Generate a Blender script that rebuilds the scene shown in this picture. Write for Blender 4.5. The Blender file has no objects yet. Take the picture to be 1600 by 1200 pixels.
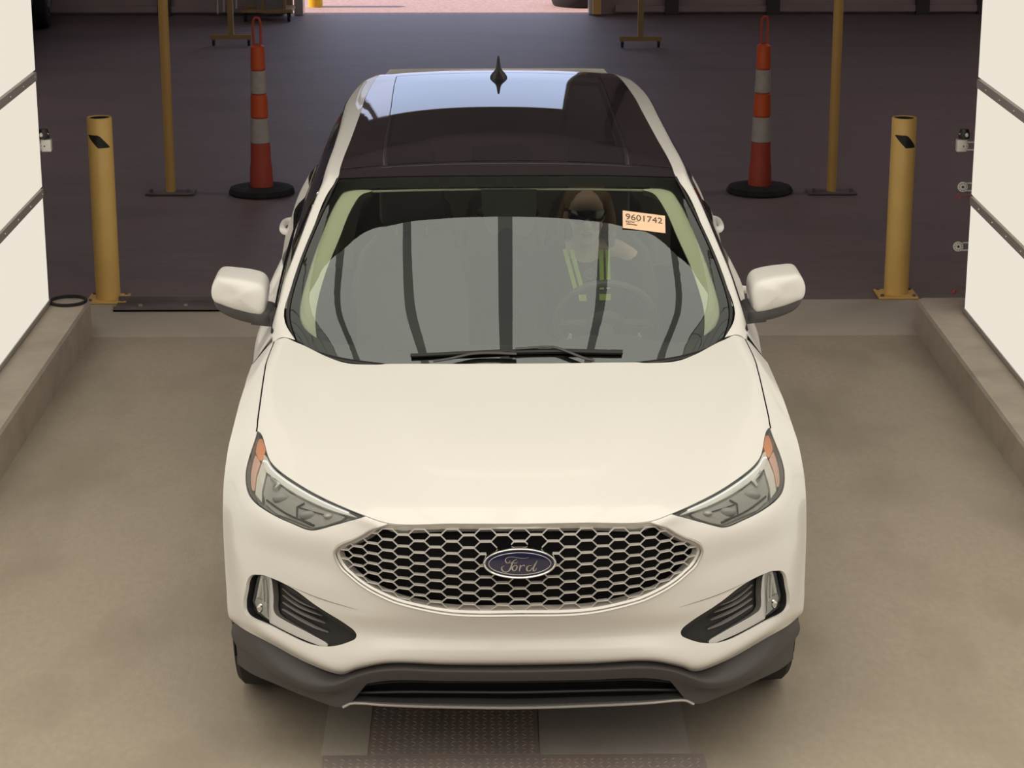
import bpy, bmesh, math, random
import numpy as np
from mathutils import Vector, Matrix
from mathutils.geometry import delaunay_2d_cdt

SC = bpy.context.scene
COL = SC.collection
rnd = random.Random(7)

# ---------------------------------------------------------------- camera, world, sun, exposure
cam_data = bpy.data.cameras.new('camera')
cam = bpy.data.objects.new('camera', cam_data); COL.objects.link(cam)
cam.location = (-.093, -6.405, 3.23)
cam.rotation_euler = (math.radians(90-16.43), 0, -0.01087)
cam_data.sensor_width = 36; cam_data.lens = 3530/1600*36
cam_data.clip_start = .05; cam_data.clip_end = 200
SC.camera = cam
SC.view_settings.view_transform = 'Standard'
SC.view_settings.look = 'None'
SC.view_settings.gamma = 1
SC.view_settings.use_curve_mapping = False
SC.view_settings.exposure = 0.0

world = bpy.data.worlds.new('world'); SC.world = world; world.use_nodes = True
wn = world.node_tree; wbg = wn.nodes['Background']
wbg.inputs['Color'].default_value = (.66, .72, .98, 1); wbg.inputs['Strength'].default_value = 1.5
sun_d = bpy.data.lights.new('sun', 'SUN'); sun_d.energy = 5.0; sun_d.angle = .01; sun_d.color = (1, .80, .70)
sun = bpy.data.objects.new('sun', sun_d); COL.objects.link(sun); sun.rotation_euler = (0, math.radians(-42), 0)

PANEL_E = 0.97      # side light walls
TOP_E = 2.0         # overhead light boxes

# ---------------------------------------------------------------- materials
def mat(name, col, rough=.5, metal=0, coat=0, emit=None, es=1, spec=.5, ior=1.5):
    m = bpy.data.materials.new(name); m.use_nodes = True
    b = m.node_tree.nodes['Principled BSDF']
    b.inputs['Base Color'].default_value = (*col, 1); b.inputs['Roughness'].default_value = rough
    b.inputs['Metallic'].default_value = metal; b.inputs['Coat Weight'].default_value = coat
    b.inputs['Coat Roughness'].default_value = .03; b.inputs['Specular IOR Level'].default_value = spec
    b.inputs['IOR'].default_value = ior
    if emit: b.inputs['Emission Color'].default_value = (*emit, 1); b.inputs['Emission Strength'].default_value = es
    return m
def noisy(name, c1, c2, scale, rough=.8, bump=.0, detail=6, stretch=(1,1,1), c3=None, scale2=1.2, spec=.3):
    """two-tone noise, plus large stains of c3"""
    m = mat(name, c1, rough, spec=spec); nt = m.node_tree; N = nt.nodes; L = nt.links; b = N['Principled BSDF']
    tc = N.new('ShaderNodeTexCoord'); mp = N.new('ShaderNodeMapping'); mp.inputs['Scale'].default_value = stretch
    L.new(tc.outputs['Object'], mp.inputs['Vector'])
    n1 = N.new('ShaderNodeTexNoise'); n1.inputs['Scale'].default_value = scale; n1.inputs['Detail'].default_value = detail
    L.new(mp.outputs['Vector'], n1.inputs['Vector'])
    r1 = N.new('ShaderNodeValToRGB'); r1.color_ramp.elements[0].position = .35; r1.color_ramp.elements[1].position = .65
    r1.color_ramp.elements[0].color = (*c1, 1); r1.color_ramp.elements[1].color = (*c2, 1)
    L.new(n1.outputs['Fac'], r1.inputs['Fac']); out = r1.outputs['Color']
    if c3:
        n2 = N.new('ShaderNodeTexNoise'); n2.inputs['Scale'].default_value = scale2; n2.inputs['Detail'].default_value = 5
        L.new(mp.outputs['Vector'], n2.inputs['Vector'])
        r2 = N.new('ShaderNodeValToRGB'); r2.color_ramp.elements[0].position = .48; r2.color_ramp.elements[1].position = .72
        L.new(n2.outputs['Fac'], r2.inputs['Fac'])
        mx = N.new('ShaderNodeMix'); mx.data_type = 'RGBA'; L.new(r2.outputs['Color'], mx.inputs['Factor'])
        L.new(out, mx.inputs['A']); mx.inputs['B'].default_value = (*c3, 1); out = mx.outputs['Result']
    L.new(out, b.inputs['Base Color'])
    if bump:
        n3 = N.new('ShaderNodeTexNoise'); n3.inputs['Scale'].default_value = scale*6; n3.inputs['Detail'].default_value = 4
        L.new(mp.outputs['Vector'], n3.inputs['Vector'])
        bp = N.new('ShaderNodeBump'); bp.inputs['Strength'].default_value = bump; bp.inputs['Distance'].default_value = .01
        L.new(n3.outputs['Fac'], bp.inputs['Height']); L.new(bp.outputs['Normal'], b.inputs['Normal'])
    return m
def glass(name, tint, ior=1.5, rough=0.0, diffuse=None):
    """thin automotive glass: tinted see-through plus Fresnel reflection"""
    m = bpy.data.materials.new(name); m.use_nodes = True; nt = m.node_tree; N = nt.nodes; L = nt.links; N.clear()
    o = N.new('ShaderNodeOutputMaterial'); t = N.new('ShaderNodeBsdfTransparent'); g = N.new('ShaderNodeBsdfGlossy')
    f = N.new('ShaderNodeFresnel'); mx = N.new('ShaderNodeMixShader')
    t.inputs['Color'].default_value = (*tint, 1); g.inputs['Roughness'].default_value = rough
    g.inputs['Color'].default_value = (.89, .97, 1.0, 1); f.inputs['IOR'].default_value = ior
    base = t.outputs['BSDF']
    if diffuse:
        d = N.new('ShaderNodeBsdfDiffuse'); d.inputs['Color'].default_value = (*diffuse, 1); m0 = N.new('ShaderNodeMixShader'); m0.inputs['Fac'].default_value = .5
        L.new(base, m0.inputs[1]); L.new(d.outputs['BSDF'], m0.inputs[2]); base = m0.outputs['Shader']
    L.new(f.outputs['Fac'], mx.inputs['Fac']); L.new(base, mx.inputs[1]); L.new(g.outputs['BSDF'], mx.inputs[2])
    L.new(mx.outputs['Shader'], o.inputs['Surface']); return m
def emis(name, col, s):
    m = bpy.data.materials.new(name); m.use_nodes = True; N = m.node_tree.nodes; N.clear()
    o = N.new('ShaderNodeOutputMaterial'); e = N.new('ShaderNodeEmission'); e.inputs['Color'].default_value = (*col, 1)
    e.inputs['Strength'].default_value = s; m.node_tree.links.new(e.outputs['Emission'], o.inputs['Surface']); return m

M = dict(
 paint=mat('white_paint', (.785,.770,.742), .42, coat=.45),
 plastic=mat('dark_grey_plastic', (.075,.07,.072), .55),
 black=mat('black_plastic', (.018,.017,.018), .45),
 gloss=mat('gloss_black', (.012,.011,.013), .06),
 roofglass=mat('black_roof_glass', (.034,.029,.032), .03, ior=1.5),
 seal=mat('grey_seal', (.22,.21,.21), .4),
 meshsilver=mat('mesh_silver', (.80,.78,.75), .3, metal=.35),
 roofsee=glass('tinted_roof_glass', (.60,.59,.60), 1.5, diffuse=(.055,.048,.052)),  # even diffuse tone mixed in, lifts the see-through roof from black
 chrome=mat('chrome', (.78,.77,.74), .16, metal=1),
 satin=mat('satin_silver', (.60,.58,.56), .35, metal=.8),
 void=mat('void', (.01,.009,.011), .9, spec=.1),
 lens=glass('clear_lens', (.93,.93,.91), 1.45),
 wsglass=glass('windshield_glass', (.88,.97,.85), 1.95),
 frontglass=glass('clear_side_glass', (.80,.86,.78), 1.5),
 sideglass=glass('side_glass', (.16,.17,.16), 1.55),
 lampgrey=mat('lamp_grey', (.43,.42,.40), .3, coat=.4),
 lampdark=mat('lamp_dark', (.085,.083,.08), .3),
 lampwhite=mat('lamp_white', (.82,.80,.76), .25),
 lampsilver=mat('lamp_silver', (.62,.60,.57), .25, metal=.35),
 markerpink=mat('marker_pink', (.88,.58,.48), .3),
 standpaint=noisy('dull_ochre_paint', (.30,.21,.09), (.34,.24,.10), 6, .5),
 amber=mat('amber', (.95,.42,.22), .3),
 blue=mat('emblem_blue', (.018,.020,.062), .12, coat=1),
 tire=mat('tire_rubber', (.022,.021,.022), .75),
 alloy=mat('alloy', (.45,.44,.43), .3, metal=.9),
 trim=mat('pillar_trim', (.86,.80,.70), .8),
 dash=mat('dash_black', (.045,.042,.043), .7),
 seat=mat('seat_black', (.10,.093,.095), .6),
 yellow=noisy('yellow_paint', (.84,.545,.165), (.88,.585,.185), 6, .45, spec=.5),
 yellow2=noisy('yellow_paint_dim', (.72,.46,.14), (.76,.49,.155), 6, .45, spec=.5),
 orange=mat('cone_orange', (.80,.13,.035), .45), orangedk=mat('cone_orange_faded', (.52,.085,.05), .55),
 conewhite=noisy('cone_white', (.50,.47,.43), (.58,.55,.51), 20, .5),
 rubber=noisy('black_rubber', (.020,.018,.022), (.03,.028,.03), 14, .8),
 steel=noisy('grey_steel', (.13,.11,.12), (.18,.155,.16), 5, .5),
 alum=mat('aluminium', (.42,.395,.36), .6, metal=.1),
 bracket=mat('bracket_white', (.75,.73,.68), .4),
 red=mat('red_plastic', (.35,.05,.06), .4),
 near_floor=noisy('worn_concrete', (.405,.35,.280), (.435,.377,.303), 40, .85, .2, c3=(.34,.29,.228), scale2=2.2, stretch=(1,.5,1)),
 apron=noisy('apron_concrete', (.52,.475,.395), (.55,.50,.42), 8, .85, .1, c3=(.46,.42,.35)),
 curb=noisy('curb_concrete', (.46,.40,.335), (.50,.435,.365), 12, .85, .25, c3=(.40,.345,.285), scale2=4),
 far_floor=noisy('dark_floor', (.178,.142,.140), (.205,.164,.162), 16, .6, .05, c3=(.155,.127,.128), scale2=1.4, stretch=(.35,1,1), spec=.5),
 outside=noisy('outdoor_asphalt', (.36,.25,.22), (.47,.34,.305), 25, .9, .2),
 plate=noisy('plate_steel', (.31,.26,.245), (.36,.30,.28), 9, .5, c3=(.40,.29,.235), scale2=2.5, spec=.5),
 patch=noisy('patch_concrete', (.44,.395,.36), (.48,.43,.39), 10, .8, .15),
 wall=noisy('dark_wall', (.34,.285,.285), (.38,.32,.32), 2, .7),
 wallpost=mat('wall_post', (.07,.058,.063), .7),
 ceil=mat('ceiling_dark', (.44,.37,.41), .9),
 wood=noisy('plywood', (.45,.30,.17), (.52,.35,.20), 12, .7),
 skin=noisy('skin', (.80,.54,.42), (.84,.57,.45), 30, .5),
 lips=mat('lips', (.45,.17,.14), .45), hair=noisy('blond_hair', (.22,.13,.06), (.36,.24,.12), 40, .6, .3, stretch=(8,8,1)),
 shirt=mat('black_shirt', (.025,.025,.03), .9), hivis=mat('hi_vis', (.62,.85,.06), .6, emit=None),
 paper=mat('sticker_paper', (.90,.62,.42), .7), ink=mat('sticker_ink', (.10,.07,.06), .8), graphic=mat('shirt_print', (.5,.5,.5), .8),
 grey=mat('car_grey', (.20,.20,.21), .3), 
)
M['panel'] = emis('light_panel', (1.0, .925, .79), PANEL_E*.86)
M['panel2'] = emis('light_panel_warm', (1.0, .91, .765), PANEL_E*.86)
M['drl'] = emis('daytime_light', (1.0, .97, .90), 1.0)
M['top_seam'] = emis('overhead_seam', (1.0, .93, .80), .42)
M['top'] = emis('overhead_panel', (1.0, .935, .80), TOP_E)
M['hall'] = emis('hall_fill_glow', (1.0, .86, .84), 12.0)  # warm glow of the fill lights added in the hall

TOPS = [(-2.44,-1.70),(-1.54,-.785),(-.71,-.055),(.055,.71),(.785,1.54),(1.70,2.44)]
TOP_Y, TOP_Z = 2.25, 3.93
# ---------------------------------------------------------------- helpers
def ob(name, V, F, material, parent=None, smooth=True, mats=None, fm=None, sharp=None, nrm=None):
    me = bpy.data.meshes.new(name); me.from_pydata([tuple(map(float, v)) for v in V], [], [tuple(map(int, f)) for f in F])
    if mats:
        for m_ in mats: me.materials.append(m_)
        if fm is not None: me.polygons.foreach_set('material_index', fm)
    else: me.materials.append(material)
    me.polygons.foreach_set('use_smooth', [smooth]*len(me.polygons)); me.update()
    if sharp: me.set_sharp_from_angle(angle=math.radians(sharp))
    if nrm is not None:
        vn = np.zeros(len(me.vertices)*3); me.vertices.foreach_get('normal', vn); vn = vn.reshape(-1, 3); vn[:len(nrm)] = nrm
        me.normals_split_custom_set_from_vertices([tuple(v) for v in vn])
    o = bpy.data.objects.new(name, me); COL.objects.link(o)
    if parent is not None: o.parent = parent
    return o
def empty(name, loc=(0,0,0), rz=0):
    o = bpy.data.objects.new(name, None); COL.objects.link(o); o.location = loc; o.rotation_euler = (0,0,rz); return o
def tag(o, label=None, cat=None, group=None, kind=None):
    if label: o['label'] = label
    if cat: o['category'] = cat
    if group: o['group'] = group
    if kind: o['kind'] = kind
    return o
class G:
    """collects simple solids, then builds one mesh"""
    def __init__(s): s.V = []; s.F = []; s.m = []; s.mats = []
    def add(s, V, F, m=0):
        k = len(s.V); s.V += [tuple(v) for v in V]; s.F += [tuple(i+k for i in f) for f in F]; s.m += [m]*len(F); return s
    def box(s, a, b, m=0, bev=0):
        bm = bmesh.new(); bmesh.ops.create_cube(bm, size=1)
        c = [(a[i]+b[i])/2 for i in range(3)]; d = [abs(b[i]-a[i]) for i in range(3)]
        for v in bm.verts: v.co = Vector((c[0]+v.co.x*d[0], c[1]+v.co.y*d[1], c[2]+v.co.z*d[2]))
        if bev: bmesh.ops.bevel(bm, geom=bm.edges[:], offset=bev, segments=2, affect='EDGES', profile=.5)
        bm.verts.index_update(); s.add([v.co[:] for v in bm.verts], [[v.index for v in f.verts] for f in bm.faces], m); bm.free(); return s
    def lathe(s, prof, c=(0,0,0), n=32, m=0, axis='z', cap=True):
        V = []; F = []
        for r, h in prof:
            for k in range(n):
                a = 2*math.pi*k/n; p = (r*math.cos(a), r*math.sin(a), h)
                if axis == 'x': p = (h, p[0], p[1])
                if axis == 'y': p = (p[0], h, p[1])
                V.append((c[0]+p[0], c[1]+p[1], c[2]+p[2]))
        for i in range(len(prof)-1):
            for k in range(n): F.append((i*n+k, i*n+(k+1)%n, (i+1)*n+(k+1)%n, (i+1)*n+k))
        if cap: F.append(tuple(range(n))[::-1]); F.append(tuple(range((len(prof)-1)*n, len(prof)*n)))
        if axis == 'y': F = [f[::-1] for f in F]
        return s.add(V, F, m)
    def tube(s, pts, r, n=10, m=0, flat=1.0, closed=False, up=None):
        P = [Vector(p) for p in pts]; R = r if hasattr(r, '__len__') else [r]*len(P); V = []; F = []
        prev = None
        for i, p in enumerate(P):
            if closed: t = P[(i+1) % len(P)]-P[i-1]
            else: t = P[min(i+1, len(P)-1)]-P[max(i-1, 0)]
            t.normalize()
            u = Vector(up) if up else (prev if prev is not None else (Vector((0,0,1)) if abs(t.z) < .9 else Vector((0,1,0))))
            u = (u-t*u.dot(t)).normalized(); prev = u; w = t.cross(u)
            for k in range(n):
                a = 2*math.pi*k/n; V.append(tuple(p+u*math.cos(a)*R[i]*flat+w*math.sin(a)*R[i]))
        L_ = len(P)
        for i in range(L_ if closed else L_-1):
            j = (i+1) % L_
            for k in range(n): F.append((i*n+k, i*n+(k+1)%n, j*n+(k+1)%n, j*n+k))
        if not closed: F.append(tuple(range(n))[::-1]); F.append(tuple(range((L_-1)*n, L_*n)))
        return s.add(V, F, m)
    def ball(s, c, r, n=20, m=0, rot=None):
        r = r if hasattr(r, '__len__') else (r, r, r); V = []; F = []; h = n//2
        for i in range(h+1):
            t = math.pi*i/h
            for k in range(n):
                a = 2*math.pi*k/n; v = Vector((r[0]*math.sin(t)*math.cos(a), r[1]*math.sin(t)*math.sin(a), r[2]*math.cos(t)))
                if rot is not None: v = rot @ v
                V.append((c[0]+v.x, c[1]+v.y, c[2]+v.z))
        for i in range(h):
            for k in range(n):
                if i == 0: F.append((k, n+k, n+(k+1)%n))
                elif i == h-1: F.append((i*n+k, (i+1)*n, i*n+(k+1)%n))
                else: F.append((i*n+k, (i+1)*n+k, (i+1)*n+(k+1)%n, i*n+(k+1)%n))
        return s.add(V, F, m)
    def loft(s, rings, m=0, cap0=True, cap1=True):
        """rings: equal-length closed loops"""
        n = len(rings[0]); V = [p for r in rings for p in r]; F = []
        for i in range(len(rings)-1):
            for k in range(n): F.append((i*n+k, i*n+(k+1)%n, (i+1)*n+(k+1)%n, (i+1)*n+k))
        if cap0: F.append(tuple(range(n))[::-1])
        if cap1: F.append(tuple(range((len(rings)-1)*n, len(rings)*n)))
        return s.add(V, F, m)
    def build(s, name, material, parent=None, smooth=True, sharp=35):
        mats = material if isinstance(material, (list, tuple)) else [material]
        V = s.V; F = s.F
        o = ob(name, V, F, None, parent, smooth, mats=mats, fm=s.m, sharp=sharp if smooth else None)
        bm = bmesh.new(); bm.from_mesh(o.data); bmesh.ops.recalc_face_normals(bm, faces=bm.faces[:]); bm.to_mesh(o.data); bm.free()
        return o
def kids(o): return [c for c in bpy.data.objects if c.parent == o]
def copy_tree(o, parent=None):
    c = o.copy(); COL.objects.link(c)
    if parent is not None: c.parent = parent
    for ch in kids(o): copy_tree(ch, c)
    return c
def spline(pts, n=8, closed=True, corners=()):
    """Catmull-Rom through 2D/3D points; indices in corners stay sharp"""
    P = np.array(pts, float); L_ = len(P); out = []
    rng = range(L_) if closed else range(L_-1)
    for i in rng:
        p1, p2 = P[i], P[(i+1) % L_]
        p0 = P[i-1] if (closed or i > 0) else 2*p1-p2
        p3 = P[(i+2) % L_] if (closed or i+2 < L_) else 2*p2-p1
        if i in corners: p0 = 2*p1-p2
        if (i+1) % L_ in corners: p3 = 2*p2-p1
        d1 = np.linalg.norm(p1-p0)**.5+1e-9; d2 = np.linalg.norm(p2-p1)**.5+1e-9; d3 = np.linalg.norm(p3-p2)**.5+1e-9
        m1 = ((p1-p0)/d1-(p2-p0)/(d1+d2)+(p2-p1)/d2)*d2; m2 = ((p2-p1)/d2-(p3-p1)/(d2+d3)+(p3-p2)/d3)*d2
        for k in range(n):
            t = k/n; out.append((2*t**3-3*t*t+1)*p1+(t**3-2*t*t+t)*m1+(-2*t**3+3*t*t)*p2+(t**3-t*t)*m2)
    if not closed: out.append(P[-1])
    return np.array(out)
def inside(poly, q):
    poly = np.asarray(poly); x, y = q[:, 0], q[:, 1]; r = np.zeros(len(q), bool); n = len(poly)
    for i in range(n):
        x1, y1 = poly[i]; x2, y2 = poly[(i+1) % n]
        if y1 == y2: continue
        c = ((y1 > y) != (y2 > y)) & (x < (x2-x1)*(y-y1)/(y2-y1)+x1); r ^= c
    return r
def edge_dist(poly, q):
    poly = np.asarray(poly); d = np.full(len(q), 9e9)
    for i in range(len(poly)):
        a, b = poly[i], poly[(i+1) % len(poly)]; ab = b-a; L2 = (ab**2).sum()+1e-12
        t = np.clip(((q-a)@ab)/L2, 0, 1); d = np.minimum(d, np.hypot(*(q-a-t[:, None]*ab).T))
    return d
def tri(outer, holes=(), sp=.02):
    """triangulate a 2D outline with holes and an even scatter of inner points"""
    outer = np.asarray(outer); lo, hi = outer.min(0), outer.max(0)
    gx = np.arange(lo[0]+sp/2, hi[0], sp); gy = np.arange(lo[1]+sp/2, hi[1], sp*.87)
    g = np.array([(x+(sp/2 if j % 2 else 0), y) for j, y in enumerate(gy) for x in gx]).reshape(-1, 2)
    if len(g):
        k = inside(outer, g) & (edge_dist(outer, g) > sp*.45)
        for h in holes: k &= ~inside(h, g) & (edge_dist(h, g) > sp*.45)
        g = g[k]
    V = []; E = []
    for lp in [outer, *holes]:
        k = len(V); V += [Vector(p) for p in np.asarray(lp)]; n = len(lp); E += [(k+i, k+(i+1) % n) for i in range(n)]
    V += [Vector(p) for p in g]
    vo, _, fo, *_ = delaunay_2d_cdt(V, E, [], 0, 1e-6)
    vo = np.array([tuple(v) for v in vo]); fo = np.array([f for f in fo if len(f) == 3])
    c = vo[fo].mean(1); k = inside(outer, c)
    for h in holes: k &= ~inside(h, c)
    fo = fo[k]; a, b, c = vo[fo[:, 0]], vo[fo[:, 1]], vo[fo[:, 2]]
    ar = (b[:, 0]-a[:, 0])*(c[:, 1]-a[:, 1])-(b[:, 1]-a[:, 1])*(c[:, 0]-a[:, 0])
    fo[ar < 0] = fo[ar < 0][:, ::-1]
    return vo, fo[np.abs(ar) > 1e-12]
def normal(S, c, r, e=.02):
    c = np.asarray(c, float); r = np.asarray(r, float)
    dc = S(np.clip(c+e, 0, S.nc-1), r)-S(np.clip(c-e, 0, S.nc-1), r); dr = S(c, np.clip(r+e, 0, S.nr-1))-S(c, np.clip(r-e, 0, S.nr-1))
    n = np.cross(dc, dr); return n/(np.linalg.norm(n, axis=1, keepdims=True)+1e-12)
def on(S, loop, off=0.0):
    """3D points of a (c, r) loop lifted along the normal"""
    loop = np.asarray(loop, float); P = S(loop[:, 0], loop[:, 1])
    return P+normal(S, loop[:, 0], loop[:, 1])*off if off else P
def panel(S, outer, holes=(), sp=.02, off=0.0):
    """outer, holes in surface coordinates (c, r) -> V, F"""
    v, f = tri(S.dom(*np.asarray(outer, float).T), [S.dom(*np.asarray(h, float).T) for h in holes], sp)
    c, r = S.idx(v); P = S(c, r); panel.N = normal(S, c, r)
    if off: P = P+panel.N*off
    return P, f
def rim(A, B, flip=False):
    """strip between two closed loops of 3D points"""
    n = len(A); V = list(map(tuple, A))+list(map(tuple, B)); F = [(i, (i+1) % n, n+(i+1) % n, n+i) for i in range(n)]
    return V, ([f[::-1] for f in F] if flip else F)
def seg(c0, r0, c1, r1, n=24):
    return [(c0+(c1-c0)*i/n, r0+(r1-r0)*i/n) for i in range(n)]
# ---------------------------------------------------------------- surfaces
class Surf:
    """Smooth surface through a table of points T[row][col] -> (x, y, z)."""
    def __init__(s, T):
        s.T = T = np.array(T, float); s.nr, s.nc = T.shape[:2]
        s.kr = np.r_[0, np.cumsum(np.linalg.norm(np.diff(T, axis=0), axis=2).mean(1))]
        s.kc = np.r_[0, np.cumsum(np.linalg.norm(np.diff(T, axis=1), axis=2).mean(0))]
        s.Wr = s._tan(s.kr); s.Wc = s._tan(s.kc)
    @staticmethod
    def _tan(k):
        n = len(k); W = np.zeros((n, n))
        for i in range(n):
            if i == 0: d = k[1]-k[0]; W[0, 1] = 1/d; W[0, 0] = -1/d
            elif i == n-1: d = k[-1]-k[-2]; W[i, i] = 1/d; W[i, i-1] = -1/d
            else:
                a, b = k[i]-k[i-1], k[i+1]-k[i]
                W[i, i+1] = a/(b*(a+b)); W[i, i-1] = -b/(a*(a+b)); W[i, i] = (b-a)/(a*b)
        return W
    @staticmethod
    def _basis(k, W, q):
        """row weights so that value = B @ table, q = continuous index"""
        q = np.atleast_1d(np.asarray(q, float)); n = len(k)
        i = np.clip(np.floor(q).astype(int), 0, n-2); t = q-i; h = k[i+1]-k[i]
        B = np.zeros((len(q), n)); a = np.arange(len(q))
        B[a, i] += 2*t**3-3*t**2+1; B[a, i+1] += -2*t**3+3*t**2
        B += ((t**3-2*t**2+t)*h)[:, None]*W[i] + ((t**3-t**2)*h)[:, None]*W[i+1]
        return B
    def __call__(s, c, r):
        Br = s._basis(s.kr, s.Wr, r); Bc = s._basis(s.kc, s.Wc, c)
        return np.einsum('pr,rcx,pc->px', Br, s.T, Bc)
    def dom(s, c, r):        # index -> metric domain
        return np.stack([np.interp(c, np.arange(s.nc), s.kc), np.interp(r, np.arange(s.nr), s.kr)], -1)
    def idx(s, d):           # metric domain -> index
        return np.interp(d[:, 0], s.kc, np.arange(s.nc)), np.interp(d[:, 1], s.kr, np.arange(s.nr))

def mirror_table(H):
    """half table (x >= 0, first column on the centre line) -> full width table"""
    return [[(-x, y, z) for (x, y, z) in row[:0:-1]] + list(row) for row in H]

# front of the car: rows from the lower bumper edge over the hood to the windshield, columns from the centre line to the widest line
FRONT = [
 [(0,.095,.400),(.22,.095,.403),(.42,.105,.404),(.50,.117,.382),(.56,.13,.359),(.66,.16,.384),(.78,.228,.423),(.87,.322,.431),(.920,.432,.415)],
 [(0,.045,.440),(.22,.047,.441),(.418,.055,.442),(.488,.067,.425),(.558,.082,.404),(.64,.105,.423),(.77,.18,.466),(.863,.285,.477),(.933,.415,.45)],
 [(0,.043,.462),(.21,.046,.463),(.415,.058,.464),(.485,.069,.448),(.56,.086,.430),(.645,.112,.448),(.772,.187,.487),(.868,.293,.497),(.936,.425,.475)],
 [(0,.065,.51),(.2,.069,.51),(.39,.084,.51),(.475,.096,.51),(.565,.117,.51),(.665,.148,.52),(.785,.213,.53),(.88,.315,.535),(.939,.448,.52)],
 [(0,.028,.572),(.2,.036,.573),(.38,.06,.578),(.47,.083,.575),(.565,.113,.58),(.67,.157,.585),(.785,.228,.59),(.886,.335,.585),(.944,.478,.565)],
 [(0,.012,.597),(.2,.022,.598),(.375,.05,.622),(.47,.082,.63),(.57,.117,.635),(.68,.167,.645),(.79,.243,.65),(.893,.36,.64),(.949,.51,.62)],
 [(0,.004,.70),(.2,.014,.70),(.4,.05,.70),(.48,.085,.705),(.58,.13,.71),(.69,.185,.72),(.80,.268,.72),(.90,.40,.71),(.955,.555,.69)],
 [(0,.012,.79),(.2,.020,.79),(.4,.055,.79),(.48,.092,.80),(.59,.14,.81),(.70,.205,.82),(.80,.30,.83),(.895,.46,.815),(.957,.60,.77)],
 [(0,.030,.84),(.2,.035,.84),(.40,.068,.845),(.48,.107,.85),(.60,.183,.86),(.70,.275,.868),(.80,.42,.885),(.885,.58,.89),(.957,.66,.83)],
 [(0,.055,.881),(.2,.06,.881),(.40,.088,.874),(.468,.12,.886),(.60,.25,.898),(.700,.378,.909),(.789,.53,.924),(.855,.75,.961),(.952,.78,.90)],
 [(0,.10,.905),(.2,.105,.904),(.39,.13,.899),(.462,.17,.905),(.59,.30,.916),(.69,.43,.928),(.78,.585,.944),(.856,.82,.979),(.948,.86,.922)],
 [(0,.22,.937),(.2,.225,.937),(.37,.25,.932),(.455,.28,.932),(.57,.40,.945),(.67,.52,.96),(.765,.67,.975),(.857,.93,1.004),(.944,.97,.945)],
 [(0,.45,.988),(.19,.46,.990),(.35,.48,.986),(.45,.50,.982),(.56,.56,.982),(.66,.65,.99),(.76,.80,1.007),(.858,1.03,1.026),(.941,1.06,.962)],
 [(0,.70,1.026),(.18,.71,1.028),(.34,.72,1.030),(.45,.74,1.028),(.56,.79,1.026),(.66,.87,1.030),(.76,.97,1.038),(.859,1.14,1.046),(.937,1.16,.975)],
 [(0,.93,1.058),(.18,.94,1.060),(.34,.95,1.063),(.45,.96,1.063),(.56,.99,1.060),(.66,1.045,1.065),(.755,1.14,1.073),(.858,1.25,1.064),(.934,1.27,.985)],
 [(0,1.10,1.087),(.18,1.10,1.087),(.34,1.105,1.087),(.46,1.110,1.086),(.566,1.135,1.084),(.644,1.205,1.089),(.750,1.325,1.105),(.842,1.41,1.095),(.930,1.42,.997)],
]
# white pillar and roof rail: inner edge, crown, outer edge
RAIL = [
 [(.766,1.366,1.107),(.810,1.385,1.112),(.850,1.400,1.088)],
 [(.801,1.413,1.149),(.830,1.430,1.146),(.858,1.450,1.105)],
 [(.787,1.555,1.262),(.815,1.580,1.255),(.836,1.600,1.197)],
 [(.734,1.717,1.386),(.766,1.750,1.383),(.790,1.780,1.303)],
 [(.676,1.904,1.519),(.712,1.940,1.510),(.744,1.990,1.412)],
 [(.638,1.980,1.568),(.686,2.040,1.557),(.722,2.110,1.470)],
 [(.634,2.100,1.583),(.683,2.160,1.572),(.711,2.260,1.502)],
 [(.618,2.60,1.600),(.672,2.65,1.588),(.699,2.70,1.522)],
 [(.603,3.20,1.612),(.662,3.25,1.598),(.695,3.30,1.535)],
 [(.600,3.60,1.608),(.660,3.65,1.595),(.697,3.70,1.540)],
 [(.588,4.00,1.602),(.648,4.00,1.590),(.690,4.00,1.540)],
 [(.574,4.25,1.598),(.625,4.25,1.587),(.66,4.25,1.535)],
 [(.555,4.45,1.585),(.59,4.45,1.575),(.62,4.45,1.53)],
]
def ws_table():
    edge = [(.764,1.36,1.085),(.801,1.45,1.178),(.775,1.595,1.293),(.720,1.765,1.420),(.640,1.975,1.568)]
    cen = [(0,1.085,1.040),(0,1.29,1.198),(0,1.49,1.343),(0,1.69,1.478),(0,1.885,1.595)]
    T = []
    for (ex, ey, ez), (_, cy, cz) in zip(edge, cen):
        row = []
        for s in (0, .2, .4, .6, .8, .92, 1):
            k = .62*s**2+.38*s**9
            row.append((ex*s, cy+(ey-cy)*k, cz+(ez-cz)*k))
        T.append(row)
    return T
def roof_table():
    cen = [(1.885,1.595),(2.03,1.612),(2.25,1.628),(2.6,1.645),(3.2,1.655),(3.7,1.648),(4.0,1.638),(4.25,1.622),(4.45,1.606),(4.56,1.592)]
    edge = [(.640,1.975,1.568),(.636,2.06,1.578),(.630,2.25,1.590),(.618,2.6,1.600),(.603,3.2,1.612),(.597,3.7,1.607),(.588,4.0,1.602),(.574,4.25,1.598),(.555,4.45,1.585),(.52,4.56,1.57)]
    T = []
    for (cy, cz), (ex, ey, ez) in zip(cen, edge):
        T.append([(ex*s, cy+(ey-cy)*s**2, cz+(ez-cz)*s**2.4) for s in (0, .25, .5, .75, .9, 1)])
    return T
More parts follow.
